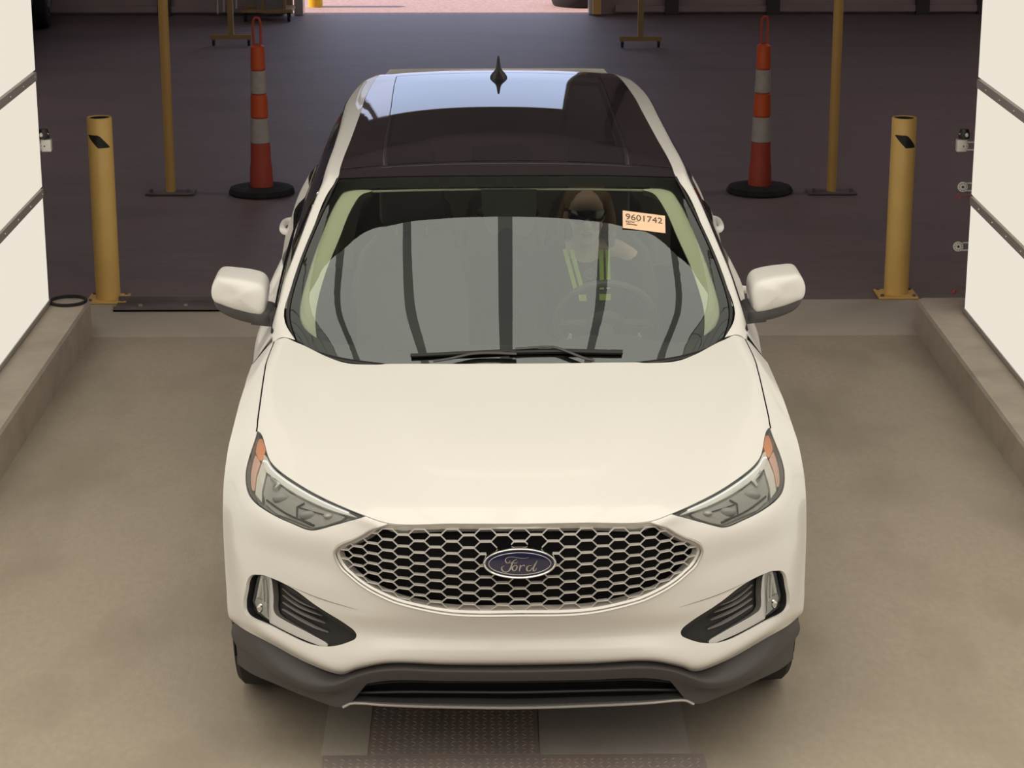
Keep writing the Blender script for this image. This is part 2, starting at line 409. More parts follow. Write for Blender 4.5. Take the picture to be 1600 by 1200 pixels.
# ================================================================ the white car
SF = Surf(mirror_table(FRONT)); SW = Surf(mirror_table(ws_table())); SR = Surf(mirror_table(roof_table()))
car = empty('car', (0,0,0), .0105)
tag(car, 'white crossover car with honeycomb grille and black glass roof facing the camera', 'car')
def fl(half, s):   # half-surface loop -> full surface coordinates for side s (-1 left of the picture, +1 right)
    a = np.asarray(half, float); a = np.stack([8+s*a[:, 0], a[:, 1]], 1); return a if s > 0 else a[::-1]
HL = [(6.98,9.0),(6.954,8.594),(6.911,8.198),(6.836,7.772),(6.654,7.427),(6.434,7.278),(5.776,7.166),(5.036,7.16),(4.452,7.126),(4.067,7.399),(3.433,8.134),(2.999,9.03),(3.8,9.035),(4.6,9.045),(5.3,9.045),(6.0,9.04),(6.5,9.03)]
GRILLE = [(0,9.0),(1.2,9.0),(2.0,8.96),(2.659,8.193),(3.281,7.245),(3.80,6.72),(3.86,6.50),(3.719,6.142),(3.443,5.854),(2.998,5.44),(2.396,5.165),(1.895,5.02),(1.4,4.97),(.7,4.99),(0,5.0)]
FOG = [(6.60,4.50),(6.419,4.785),(6.272,4.856),(6.075,4.926),(5.337,4.779),(4.487,3.984),(3.689,3.389),(3.39,3.115),(3.294,2.916),(3.331,2.752),(3.567,2.63),(4.52,2.353),(5.072,2.255),(6.169,2.167),(6.80,1.95),(6.955,2.151),(6.90,2.9),(6.783,3.6)]
hl = spline(HL, 6, corners=(0, 11)); gr = spline(GRILLE, 6, closed=False, corners=(2,)); fg = spline(FOG, 6)
grl = np.array([(8+c, r) for c, r in gr]+[(8-c, r) for c, r in gr[::-1][1:-1]])
# --- bumper skin with openings for grille, lamps and fog pockets
outer = seg(0,0,16,0,120)+seg(16,0,16,9,60)+seg(16,9,15,9,10)+seg(15,9,1,9,120)+seg(1,9,0,9,10)+seg(0,9,0,0,60)
g_ = G(); V, F = panel(SF, outer, [grl, fl(hl,1), fl(hl,-1), fl(fg,1), fl(fg,-1)], .016)
g_.add(V, F); NB = panel.N
for lp, dpt in ((fl(fg,1), .014), (fl(fg,-1), .014), (fl(hl,1), .012), (fl(hl,-1), .012), (grl, .014)):
    a = on(SF, lp); g_.add(*rim(a, on(SF, lp, -.003)+(on(SF, lp, -dpt)-a)*.0, True)); g_.add(*rim(on(SF, lp, -.003), on(SF, lp, -dpt), True))
bumper = ob('front_bumper', g_.V, g_.F, M['paint'], car, nrm=NB)
# --- hood
hood_o = seg(1.03,9.05,14.97,9.05,140)+seg(14.97,9.05,14.97,15,60)+seg(14.97,15,1.03,15,100)+seg(1.03,15,1.03,9.05,60)
V, F = panel(SF, hood_o, (), .014)
v_, _ = tri(SF.dom(*np.array(hood_o).T), (), .014); hc, hr_ = SF.idx(v_)
edge_c = np.interp(hr_, [11.30,11.36,11.55,12.0,13.1,15], [0,1.35,1.78,2.13,2.73,3.0]); k_ = np.clip((edge_c-np.abs(hc-8))/.22, 0, 1)*np.clip((hr_-11.27)/.16, 0, 1)
V = V+panel.N*(.0035*k_*k_*(3-2*k_))[:, None]
g_ = G().add(V, F); lo = np.array(hood_o)
back = lo[(lo[:, 1] >= 14.999)]
A_ = on(SF, back); B_ = A_+np.array([0, .012, -.03]); n_ = len(A_)
g_.add(list(A_)+list(B_), [(i, i+1, n_+i+1, n_+i) for i in range(n_-1)])
A_ = on(SF, lo[:140]); B_ = A_+np.array([0, .012, -.010])
g_.add(list(A_)+list(B_), [(i+1, i, 140+i, 140+i+1) for i in range(139)])
ob('hood', g_.V, g_.F, M['paint'], car)
# dark structure seen through the panel gaps and openings
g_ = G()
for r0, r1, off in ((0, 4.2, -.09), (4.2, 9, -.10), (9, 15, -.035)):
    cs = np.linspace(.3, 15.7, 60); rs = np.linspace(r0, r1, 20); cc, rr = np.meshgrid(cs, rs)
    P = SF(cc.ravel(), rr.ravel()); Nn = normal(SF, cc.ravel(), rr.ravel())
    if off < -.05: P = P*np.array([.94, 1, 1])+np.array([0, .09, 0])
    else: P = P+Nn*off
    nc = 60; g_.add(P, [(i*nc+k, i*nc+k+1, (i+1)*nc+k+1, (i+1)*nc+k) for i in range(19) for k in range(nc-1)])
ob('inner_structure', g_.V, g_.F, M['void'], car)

# --- grille
gd = SF.dom(*grl.T)
def inset(loop, d):      # loop in metric domain, shrink by d
    a = np.asarray(loop); t = np.roll(a, -1, 0)-np.roll(a, 1, 0); t /= np.linalg.norm(t, axis=1, keepdims=True)+1e-12
    nrm = np.stack([-t[:, 1], t[:, 0]], 1); area = .5*np.sum(a[:, 0]*np.roll(a[:, 1], -1)-np.roll(a[:, 0], -1)*a[:, 1])
    return a+nrm*d*(1 if area > 0 else -1)
def dloop(d_, off=0.0): c, r = SF.idx(d_); return on(SF, np.stack([c, r], 1), off)
g_ = G(); fl_ = np.sum(gd[:, 0]*np.roll(gd[:, 1], -1)-np.roll(gd[:, 0], -1)*gd[:, 1]) > 0
prof = [(.000, -.012), (.001, .003), (.005, .005), (.009, .001), (.010, -.006)]
rings = [dloop(inset(gd, i), o) for i, o in prof]
for a, b in zip(rings, rings[1:]): g_.add(*rim(a, b, not fl_))
gf = ob('grille_frame', g_.V, g_.F, M['satin'], car); gf['label'] = 'thin silver surround of the grille'
bev = [(.010, -.006), (.016, -.012), (.024, -.030)]; g_ = G(); rings = [dloop(inset(gd, i), o) for i, o in bev]
for a, b in zip(rings, rings[1:]): g_.add(*rim(a, b, not fl_))
ob('grille_bevel', g_.V, g_.F, M['satin'], car)
# honeycomb: flat-topped cells that shrink and fan towards the outer corners
XZ = dloop(inset(gd, .012)); poly_xz = XZ[:, [0, 2]]
def front_y(x, z):       # depth of the bumper surface at (x, z), from a dense sample
    d = (FX-x)**2+(FZ-z)**2; k = np.argpartition(d, 6)[:6]; w = 1/(d[k]+1e-7); return float((FY[k]*w).sum()/w.sum())
cc, rr = np.meshgrid(np.linspace(3.9, 12.1, 120), np.linspace(4.6, 9.1, 70)); PP = SF(cc.ravel(), rr.ravel()); FX, FY, FZ = PP.T
EMB = (0.0, .776)
def warp(x, z):
    t = abs(x)/.57; sx = 1-.05*t*t
    return x*sx, EMB[1]+.02+(z-EMB[1]-.02)*(1-.20*t**2.2)-.004*t*t
PX, PZ, HW, DG = .0515, .0362, .032, .0195
segs = []
for i in range(-13, 14):
    for j in range(-8, 9):
        cx, cz = i*PX, EMB[1]+(j+(.5 if i % 2 else 0))*PZ
        h = PZ/2; p = [(cx-HW/2, cz+h), (cx+HW/2, cz+h), (cx+HW/2+DG, cz), (cx+HW/2, cz-h), (cx-HW/2, cz-h)]
        for k in range(3): segs.append((p[k], p[k+1], k == 0))
        segs.append(((cx+HW/2+DG, cz), p[3], False)) if False else None
g_ = G()
def clip_seg(a, b):
    ts = np.linspace(0, 1, 21); q = np.array([(a[0]+(b[0]-a[0])*t, a[1]+(b[1]-a[1])*t) for t in ts]); k = inside(poly_xz, q)
    k &= ((q[:, 0]-EMB[0])/.108)**2+((q[:, 1]-EMB[1])/.047)**2 > 1
    if not k.any(): return None
    i = np.where(k)[0]; return (q[i[0]], q[i[-1]]) if i[-1] > i[0] else None
for a, b, flat in segs:
    if a is None: continue
    w = clip_seg(warp(*a), warp(*b))
    if w is None: continue
    (x0, z0), (x1, z1) = w; d = np.array([x1-x0, z1-z0]); l_ = np.linalg.norm(d)
    if l_ < .003: continue
    nx, nz = -d[1]/l_, d[0]/l_; th = .0026 if flat else .0014; dp = .013 if flat else .009
    V = []
    for (x, z) in ((x0, z0), (x1, z1)):
        y = front_y(x, z)+.012
        for s_, dy, k in ((1, 0, .6), (-1, 0, .6), (-1, dp, 1), (1, dp, 1)): V.append((x+nx*s_*th*k, y+dy, z+nz*s_*th*k))
    g_.add(V, [(0,1,5,4),(1,2,6,5),(2,3,7,6),(3,0,4,7),(3,2,1,0),(4,5,6,7)])
gm = g_.build('grille_mesh', M['meshsilver'], car, smooth=False); gm['label'] = 'silver honeycomb mesh'
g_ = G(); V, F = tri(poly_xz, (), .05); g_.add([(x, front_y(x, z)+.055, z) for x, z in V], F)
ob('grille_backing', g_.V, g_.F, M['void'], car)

# --- oval emblem
em = empty('emblem', (EMB[0], -.004, EMB[1])); em.parent = car; em.rotation_euler = (math.radians(-4), 0, 0); em['label'] = 'blue oval badge in a chrome ring with silver script'
def ell(a, b, y, n=64): return [(a*math.cos(2*math.pi*k/n), y, b*math.sin(2*math.pi*k/n)) for k in range(n)]
G().loft([ell(.112,.047,.03), ell(.112,.0485,.004), ell(.110,.0475,-.002), ell(.107,.0450,-.003), ell(.1035,.0415,.000)], cap1=False, cap0=True).build('emblem_ring', M['chrome'], em)
G().loft([ell(.1045,.0425,.004), ell(.1035,.042,-.0005), ell(.08,.032,-.003)]).build('emblem_plate', M['blue'], em)
g_ = G(); g_.tube([(.094*math.cos(a), -.0018, .0345*math.sin(a)) for a in np.linspace(0, 2*math.pi, 64, endpoint=False)], .0011, 6, closed=True, up=(0,1,0)).build('emblem_line', M['satin'], em)
strokes = [
 ([(578,412),(556,395),(548,365),(570,335),(620,322),(700,326),(780,338),(850,342),(925,332)], [5,8,8,6,5,5,6,5,3]),
 ([(578,412),(605,400),(625,375)], [6,6,4]),
 ([(735,352),(690,372),(655,420),(635,480),(600,522),(550,538),(505,525),(486,490),(500,462),(535,447)], [4,7,11,12,12,12,11,10,7,4]),
 ([(600,412),(650,402),(720,410),(745,390)], [3,6,7,3]),
 ([(700,440),(665,470),(660,505),(690,522),(725,500),(735,465),(715,440),(700,440)], [8,10,10,9,9,9,8,8]),
 ([(790,438),(782,480),(772,530)], [8,10,8]), ([(778,492),(805,455),(840,440),(858,458)], [6,8,9,6]),
 ([(975,445),(925,448),(892,485),(900,522),(945,520),(985,480)], [6,9,11,10,9,7]),
 ([(1062,378),(1030,430),(1000,490),(1000,525),(1030,520),(1052,488)], [5,10,11,10,7,4])]
g_ = G()
for st, w in strokes:
    p = spline([((x-780)/590*.1105, (425-z)/225*.0485) for x, z in st], 5, closed=False); ww = np.interp(np.linspace(0, len(w)-1, len(p)), range(len(w)), w)
    g_.tube([(x, -.0042, z) for x, z in p], [v*.000215 for v in ww], 6, up=(0,1,0), flat=.5)
g_.build('emblem_script', M['chrome'], em)

# --- headlights
def sub(S, loop, off, name, material, parent, sp=.02, walls=None, lab=None):
    V, F = panel(S, loop, (), sp, off); g = G().add(V, F)
    if walls is not None: g.add(*rim(on(S, loop, walls), on(S, loop, off), True))
    o = ob(name, g.V, g.F, material, parent)
    if lab: o['label'] = lab
    return o
def insetc(loop, d): return np.stack(SF.idx(inset(SF.dom(*np.asarray(loop).T), d)), 1)
for s, nm in ((-1, 'left of the picture'), (1, 'right of the picture')):
    L_ = fl(hl, s); h = empty('headlight'); h.parent = car; h['label'] = 'headlight on the %s' % nm
    sub(SF, insetc(L_, .002), -.034, 'housing', M['lampgrey'], h, walls=-.006)
    a_ = on(SF, insetc(L_, .0015), -.002); b_ = on(SF, insetc(L_, .0055), -.005); g_ = G().add(*rim(a_, b_, s < 0)); ob('lens_border', g_.V, g_.F, M['black'], h)
    inner = insetc(L_, .012)
    main = fl([(6.14,8.50),(5.9,8.54),(5.2,8.55),(3.55,8.58),(3.64,8.24),(4.08,7.68),(4.46,7.36),(5.6,7.38),(6.05,7.46),(6.16,7.75)], s)
    sub(SF, main, -.022, 'reflector_bowl', M['lampgrey'], h, walls=-.030, lab='grey reflector bowl')
    drl = fl(list(spline([(6.22,8.52),(5.9,8.58),(5.2,8.60),(4.4,8.62),(3.7,8.66),(3.25,8.80),(3.5,8.93),(4.4,8.955),(5.2,8.96),(5.9,8.945),(6.25,8.92),(6.46,8.72)], 4)), s)
    sub(SF, drl, -.012, 'daytime_light_strip', M['lampwhite'], h, walls=-.022, lab='bright white light strip along the top edge')
    amb = fl(list(spline([(6.93,8.86),(6.52,8.955),(6.47,8.80),(6.50,8.5),(6.66,8.45),(6.86,8.5)], 3)), s)
    sub(SF, amb, -.014, 'side_marker', M['amber'], h, walls=-.028, lab='amber side marker')
    pk = fl(list(spline([(6.50,8.44),(6.52,8.0),(6.50,7.58),(6.60,7.56),(6.74,7.85),(6.83,8.3),(6.84,8.44)], 3, corners=(0,6))), s)
    sub(SF, pk, -.015, 'marker_reflector', M['markerpink'], h, walls=-.028, lab='pale pink lower part of the side marker')
    G().tube([tuple(v) for v in on(SF, fl(spline([(6.38,8.60),(6.22,8.80),(5.9,8.84),(5.2,8.86),(4.4,8.87),(3.45,8.88)], 6, closed=False), s), -.009)], .0028, 8).build('light_guide', M['drl'], h)
    clr = fl([(6.46,8.66),(6.30,8.62),(6.17,8.60),(6.19,7.75),(6.16,7.42),(6.45,7.50),(6.48,8.0)], s)
    sub(SF, clr, -.016, 'clear_reflector', M['lampwhite'], h, walls=-.028)
    g_ = G()
    for c0, r0, c1, r1, w in ((6.0,7.62,4.5,7.58,.003),(4.95,7.6,4.98,8.1,.003),(4.98,8.1,4.7,8.45,.003),(4.75,7.6,4.4,7.5,.004),(4.9,8.15,3.9,8.3,.002)):
        g_.tube(on(SF, fl(seg(c0, r0, c1, r1, 8)+[(c1, r1)], s), -.018), w, 6)
    g_.build('reflector_ribs', M['lampdark'], h)
    for (c0, r0, rad) in ((5.5, 8.05, .022), (4.6, 7.95, .022), (3.95, 8.30, .013)):
        p = on(SF, fl([(c0, r0)], s), -.020)[0]
        G().ball(p, (rad*1.3, .012, rad*.72), 20).build('projector_lens', M['lampsilver'] if rad < .02 else M['lampgrey'], h)
    p0 = on(SF, fl([(5.95, 8.55), (5.62, 8.5), (5.72, 8.2)], s), -.016)
    G().tube(list(p0), [.012, .010, .004], 8).build('chrome_reflector', M['chrome'], h)
    V, F = panel(SF, insetc(L_, .0015), (), .02, -.0015); ob('headlight_lens', V, F, M['lens'], h)
    # --- fog pocket
    fo = fl(fg, s); fp = empty('fog_light_pocket'); fp.parent = car; fp['label'] = 'black vent pocket with fog light on the %s' % nm
    sub(SF, insetc(fo, .0005), -.050, 'pocket_liner', M['black'], fp, walls=-.012)
    lamp = fl([(6.40,4.70),(6.06,4.78),(6.08,3.5),(6.13,2.36),(6.38,2.42),(6.68,2.50),(6.66,3.3),(6.52,4.1)], s)
    sub(SF, lamp, -.030, 'fog_light', M['lampsilver'], fp, walls=-.048, lab='clear fog light with vertical bar')
    sub(SF, fl([(6.17,3.45),(6.17,2.62),(6.38,2.62),(6.60,2.70),(6.62,3.2),(6.55,3.5)], s), -.022, 'fog_light_bulb', M['lampsilver'], fp, walls=-.030)
    b = on(SF, fl([(6.37,3.02)], s), -.021)[0]; G().ball(b, (.013, .006, .016), 16).build('lamp_bead', M['chrome'], fp)
    for cx_ in (6.2, 6.3): G().tube(on(SF, fl([(cx_,4.6),(cx_,3.9),(cx_,3.3)], s), -.024), .0035, 6).build('light_bar', M['lampwhite'], fp)
    V, F = panel(SF, lamp, (), .02, -.018); ob('fog_light_cover', V, F, M['lens'], fp)
    tr = [(6.10,4.86),(6.02,4.80),(5.96,3.9),(5.90,3.05),(5.70,2.90),(5.0,2.66),(4.40,2.47),(4.45,2.36),(5.1,2.31),(6.16,2.24),(6.09,3.4)]
    sub(SF, fl(list(spline(tr, 4, corners=(9,))), s), -.020, 'silver_trim', M['satin'], fp, walls=-.045, lab='silver L-shaped trim')
    for k in range(4):
        t = (k+.5)/4; c0, r0 = 5.75, 3.15+1.35*t; c1, r1 = 4.15-.35*(t-.5)+.75*t, 2.72+1.05*t
        pth = spline([(c0, r0), ((c0+c1)/2, (r0+r1)/2-.10), (c1, r1)], 8, closed=False)
        P = on(SF, fl(pth, s) if s > 0 else fl(pth, s), -.036)
        G().tube(list(P), [.004+.004*math.sin(math.pi*i/(len(P)-1)) for i in range(len(P))], 6, flat=.5).build('vent_slat', M['seal'], fp)
    sub(SF, fl([(4.6,3.98),(3.45,3.10),(3.36,2.95),(3.50,2.98),(4.6,3.75),(5.4,4.45),(5.5,4.72)], s), -.012, 'pocket_lip', M['black'], fp, walls=-.04)
    # bumper character line
    g_ = G().tube(on(SF, fl(spline([(5.328,4.80),(4.444,4.528),(3.249,4.284)], 6, closed=False), s), .0006), [.0012*math.sin(math.pi*(i+.5)/13) for i in range(13)], 6)
    g_.build('bumper_crease', M['seal'], car)
# --- dark lower fascia
F0 = FRONT[0]
LOW = [
 [(0,.10,.249),(.22,.105,.252),(.42,.115,.257),(.52,.13,.260),(.565,.13,.247),(.66,.17,.262),(.775,.27,.266),(.86,.38,.254),(.915,.47,.25)],
 [(0,.10,.31),(.22,.104,.31),(.42,.116,.305),(.52,.126,.29),(.575,.130,.285),(.655,.165,.290),(.77,.25,.303),(.85,.355,.312),(.915,.46,.312)],
 [(0,.064,.378),(.22,.068,.379),(.43,.078,.378),(.50,.087,.358),(.57,.095,.325),(.645,.118,.310),(.757,.177,.340),(.84,.285,.36),(.926,.435,.36)],
 [(0,.056,.392),(.22,.060,.393),(.43,.070,.392),(.50,.080,.372),(.57,.088,.340),(.645,.112,.325),(.755,.172,.354),(.838,.28,.374),(.927,.43,.374)],
 [(x,y+.006,z-.003) for x, y, z in F0]]
SL = Surf(mirror_table(LOW))
intake = [(8+c, r) for c, r in seg(-3.05,.25,3.05,.25,50)+[(3.05,.25),(2.6,1.6)]]+[(8+c, r) for c, r in seg(2.6,1.6,-2.6,1.6,40)]+[(8-2.6,1.6)]
lo_ = seg(0,0,16,0,100)+seg(16,0,16,4,20)+seg(16,4,0,4,100)+seg(0,4,0,0,20)
V, F = panel(SL, lo_, [intake], .016); NB = panel.N; g_ = G().add(V, F); g_.add(*rim(on(SL, intake), on(SL, intake, -.05), True))
ob('lower_fascia', g_.V, g_.F, M['plastic'], car, nrm=NB)['label'] = 'dark grey lower bumper'
li = empty('lower_intake'); li.parent = car
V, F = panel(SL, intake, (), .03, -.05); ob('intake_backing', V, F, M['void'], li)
for r_ in (.72, 1.2): G().tube(on(SL, [(8+c, r_) for c in np.linspace(-2.8, 2.8, 24)], -.028), .009, 8, flat=.7).build('intake_slat', M['black'], li)
skid = [(8-3.75,-.02)]+[(8+c, .10) for c in np.linspace(-3.2, 3.2, 24)]+[(8+3.75,-.02)]
G().tube(on(SL, np.clip(np.array(skid), 0, 16), .003), .0055, 8).build('skid_strip', M['satin'], car)['label'] = 'thin silver strip under the bumper'

# --- body sides
c8 = [tuple(FRONT[r][8]) for r in range(16)]
belt = [(1.42,1.103,.852),(1.7,1.140,.860),(2.1,1.182,.860),(2.5,1.218,.857),(3.2,1.262,.834),(3.8,1.30,.80),(4.1,1.31,.770),(4.45,1.30,.70)]
ctl = [(y, z, x) for x, y, z in c8]+belt
ctl += [(.46,.36,.925),(.50,.28,.915),(.75,.80,.960),(.95,.84,.964),(.95,.60,.962),(.95,.3,.95),(1.2,.86,.952),(1.25,.6,.955),(1.3,.3,.94),
 (1.6,.90,.944),(1.6,.65,.952),(1.6,.45,.938),(1.6,.3,.925),(1.8,1.02,.937),(2.2,1.09,.930),(2.2,.97,.944),(2.2,.7,.950),(2.2,.45,.938),(2.2,.3,.925),
 (3.0,1.16,.910),(3.0,1.0,.936),(3.0,.7,.950),(3.0,.45,.938),(3.0,.3,.925),(3.5,1.20,.895),(3.8,1.05,.945),(3.8,.8,.960),(3.8,.5,.955),(3.8,.3,.94),
 (4.1,1.2,.86),(4.25,1.1,.90),(4.25,.8,.935),(4.25,.5,.935),(4.3,.3,.92),(4.6,1.15,.74),(4.66,.8,.80),(4.66,.5,.82),(4.6,.3,.80)]
ctl = np.array(ctl)
def _phi(d): return np.where(d > 1e-9, d*d*np.log(np.maximum(d, 1e-9)), 0)
def _rbf(c):
    n = len(c); A = np.zeros((n+3, n+3)); D_ = np.hypot(c[:, None, 0]-c[None, :, 0], c[:, None, 1]-c[None, :, 1])
    A[:n, :n] = _phi(D_)+np.eye(n)*1e-4; A[:n, n] = 1; A[:n, n+1:] = c[:, :2]; A[n:, :n] = A[:n, n:].T
    return np.linalg.solve(A, np.r_[c[:, 2], 0, 0, 0])
_w = _rbf(ctl)
def sidex(q):
    q = np.asarray(q); D_ = np.hypot(q[:, None, 0]-ctl[None, :, 0], q[:, None, 1]-ctl[None, :, 1])
    return _phi(D_)@_w[:-3]+_w[-3]+q@_w[-2:]
def circ(cy, cz, r, a0, a1, n=30): return [(cy+r*math.cos(a), cz+r*math.sin(a)) for a in np.linspace(math.radians(a0), math.radians(a1), n)]
WF, WR, WZ, AR = .945, 3.795, .365, .425
front_edge = [(y, z) for _, y, z in on(SF, [(16, r) for r in np.linspace(0, 15, 90)])]
def sidepanel(name, poly, s, parent, material, off=0.0, extra=None, sp=.035):
    v, f = tri(np.array(poly), (), sp); x = sidex(v)+off
    g = G().add([(s*a, b[0], b[1]) for a, b in zip(x, v)], f if s < 0 else f[:, ::-1])
    g.F = [tuple(t) for t in g.F]
    if extra is not None: g.add(*extra)
    return ob(name, g.V, g.F, material, parent)
def beltz(y): return float(np.interp(y, [b[0] for b in belt], [b[1] for b in belt]))
arch = lambda cy, z0=.30: circ(cy, WZ, AR, 180-math.degrees(math.asin((WZ-z0)/AR))*-1, math.degrees(math.asin((z0-WZ)/AR)), 34)
for s in (-1, 1):
    # fender: strip beside the hood plus the side down to the wheel arch
    sv, sf = panel(SF, [(8+s*c, r) for c, r in seg(7.03,9,8,9,6)+seg(8,9,8,15,50)+seg(8,15,7.03,15,8)+seg(7.03,15,7.03,9,50)], (), .03)
    a_f = [(WF+AR*math.cos(t), WZ+AR*math.sin(t)) for t in np.linspace(math.pi+.155, -.155, 40)]
    poly = front_edge+[(1.425,1.10),(1.47,1.107),(1.50,.9),(1.50,.30)]+[(WF+AR*math.cos(t), WZ+AR*math.sin(t)) for t in np.linspace(-.155, math.pi+.155, 40)]+[(.50,.30),(.44,.36)]
    sidepanel('fender', poly, s, car, M['paint'], extra=(sv, sf))
    d1 = [(1.506,.30),(2.52,.30),(2.52,.9)]+[(2.52, beltz(2.52))]+[(y, beltz(y)) for y in np.linspace(2.4,1.48,14)]+[(1.506,.9)]
    fd = sidepanel('door', d1, s, car, M['paint'])
    d2 = [(2.528,.30),(3.34,.30)]+[(WR+AR*math.cos(t), WZ+AR*math.sin(t)) for t in np.linspace(math.pi+.02, math.pi-.9, 10)]+[(3.60,.95),(3.66,beltz(3.66))]+[(y, beltz(y)) for y in np.linspace(3.55,2.6,12)]+[(2.528, beltz(2.528))]
    rd = sidepanel('door', d2, s, car, M['paint'])
    q = [(3.608,.95)]+[(WR+AR*math.cos(t), WZ+AR*math.sin(t)) for t in np.linspace(math.pi-.95, -.155, 34)]+[(4.55,.30),(4.66,.5),(4.68,.8),(4.62,1.1),(4.47,1.30)]+[(y, beltz(y)) for y in np.linspace(4.4,3.668,12)]
    sidepanel('rear_quarter_panel', q, s, car, M['paint'])
    cl = [(1.506,.22),(3.36,.22),(3.36,.33),(1.506,.33)]; sidepanel('sill_cladding', cl, s, car, M['plastic'], .008)
    for wy in (WF, WR):
        tt = np.linspace(math.pi+.155, -.155, 40)
        a = [(wy+(AR+.045)*math.cos(t), WZ+(AR+.045)*math.sin(t)) for t in tt]; b = [(wy+(AR-.012)*math.cos(t), WZ+(AR-.012)*math.sin(t)) for t in tt]
        xa = sidex(a)+.004; xb = sidex(b)+.010; n_ = 40; V = [(s*x, *p) for x, p in zip(xa, a)]+[(s*x, *p) for x, p in zip(xb, b)]+[(s*(x-.10), *p) for x, p in zip(xb, b)]
        F = [(i, i+1, n_+i+1, n_+i) for i in range(n_-1)]+[(n_+i, n_+i+1, 2*n_+i+1, 2*n_+i) for i in range(n_-1)]
        if wy == WF: V = [v if v[1] > .50 else (v[0], .50+(v[1]-.50)*.2, v[2]) for v in V]
        ob('wheel_arch_trim', V, F if s > 0 else [f[::-1] for f in F], M['plastic'], car)
        g_ = G(); t2 = np.linspace(math.pi+.3, -.3, 24)
        V = [(s*(.93 if k else .60), wy+(AR-.013)*math.cos(t), WZ+(AR-.013)*math.sin(t)) for k in (0, 1) for t in t2]
        g_.add(V, [(i, i+1, 24+i+1, 24+i) for i in range(23)]); g_.build('wheel_well', M['void'], car)
    # door handles
    for d_, y0, z0 in ((fd, 2.23, 1.035), (rd, 3.12, 1.13)):
        x0 = float(sidex([(y0, z0)])[0]); pts = [(s*(x0-.005), y0-.10, z0-.004), (s*(x0+.030), y0-.075, z0), (s*(x0+.040), y0, z0+.004), (s*(x0+.030), y0+.075, z0+.008), (s*(x0-.005), y0+.10, z0+.01)]
        G().tube([tuple(p) for p in spline(pts, 6, closed=False)], [.013]*25, 10, flat=1.2).build('door_handle', M['paint'], d_)
        G().ball((s*(x0-.003), y0, z0), (.006, .05, .028), 16).build('handle_cup', M['gloss'], d_)
    # pillar and roof rail
    RT = [[(s*x, y, z) for x, y, z in row] for row in RAIL]; SP = Surf(RT); nr, nc = 80, 9
    cc, rr = np.meshgrid(np.linspace(0, 2, nc), np.linspace(0, len(RAIL)-1, nr)); P = SP(cc.ravel(), rr.ravel())
    V = list(P)+[tuple(np.array(SP([2], [r])[0])+np.array([-s*.02, 0, -.02])) for r in np.linspace(0, len(RAIL)-1, nr)]
    F = [(i*nc+k, i*nc+k+1, (i+1)*nc+k+1, (i+1)*nc+k) for i in range(nr-1) for k in range(nc-1)]
    F += [(i*nc+nc-1, nr*nc+i, nr*nc+i+1, (i+1)*nc+nc-1) for i in range(nr-1)]
    ob('roof_rail', V, F if s > 0 else [f[::-1] for f in F], M['paint'], car)
    # side glass
    bl = [(.852,1.44,1.115),(.860,1.75,1.147),(.860,2.1,1.182),(.857,2.5,1.218),(.843,3.0,1.248),(.82,3.5,1.28),(.79,3.95,1.305),(.72,4.4,1.30)]
    rl = [(.850,1.445,1.125),(.787,1.80,1.320),(.722,2.14,1.468),(.703,2.55,1.505),(.695,3.1,1.525),(.695,3.6,1.533),(.688,4.0,1.535),(.625,4.45,1.525)]
    tb = [bl, [((a[0]+b[0])/2+.020*min(1, i/1.5), (a[1]+b[1])/2, (a[2]+b[2])/2) for i, (a, b) in enumerate(zip(bl, rl))], rl]
    SG = Surf([[(s*x, y, z) for x, y, z in r] for r in tb])
    def gp(name, c0, c1, material, off=0., par=car, r0=0., r1=2.):
        V, F = panel(SG, seg(c0,r0,c1,r0,20)+seg(c1,r0,c1,r1,10)+seg(c1,r1,c0,r1,20)+seg(c0,r1,c0,r0,10), (), .05, off)
        return ob(name, V, F if s > 0 else F[:, ::-1], material, par, nrm=panel.N*s)
    so = 1 if s > 0 else -1
    gp('side_window', .25, 3.0, M['frontglass'], 0, fd); gp('side_window', 3.2, 5.2, M['sideglass'], 0, rd); gp('side_window', 5.35, 6.1, M['sideglass'])
    gp('window_pillar', 3.0, 3.2, M['gloss']); gp('window_pillar', 5.2, 5.35, M['gloss']); gp('corner_pillar', 0, .25, M['gloss'], r1=2); gp('rear_pillar', 6.1, 7, M['paint'])
    G().tube([tuple(p) for p in on(SG, [(c, .02) for c in np.linspace(0, 6.1, 30)], 0)], .007, 8).build('belt_molding', M['gloss'], car)
    G().tube([tuple(p) for p in on(SG, [(c, 1.95) for c in np.linspace(.3, 6.1, 30)], 0)], .008, 8).build('roof_molding', M['gloss'], car)
    # exterior mirror
    mi = empty('side_mirror'); mi.parent = car
    out = spline([(.895,1.150),(.884,1.185),(.884,1.245),(.900,1.268),(.935,1.280),(1.00,1.288),(1.052,1.288),(1.072,1.268),(1.084,1.235),(1.078,1.200),(1.05,1.186),(.98,1.163)], 5, corners=())
    ctr = out.mean(0); rings = []
    for k, y in ((1.0,1.72),(1.0,1.64),(.995,1.60),(.975,1.572),(.93,1.552),(.80,1.540),(.5,1.533),(.2,1.530)):
        rings.append([(s*(ctr[0]+(x-ctr[0])*k), y+ (x-.98)*.10, ctr[1]+(z-ctr[1])*k) for x, z in out])
    G().loft(rings).build('mirror_cap', M['paint'], mi, sharp=60)
    out = spline([(.855,1.104),(.86,1.155),(.93,1.168),(1.02,1.198),(1.080,1.220),(1.085,1.195),(1.062,1.155),(1.0,1.125),(.93,1.108)], 5); ctr = out.mean(0); rings = []
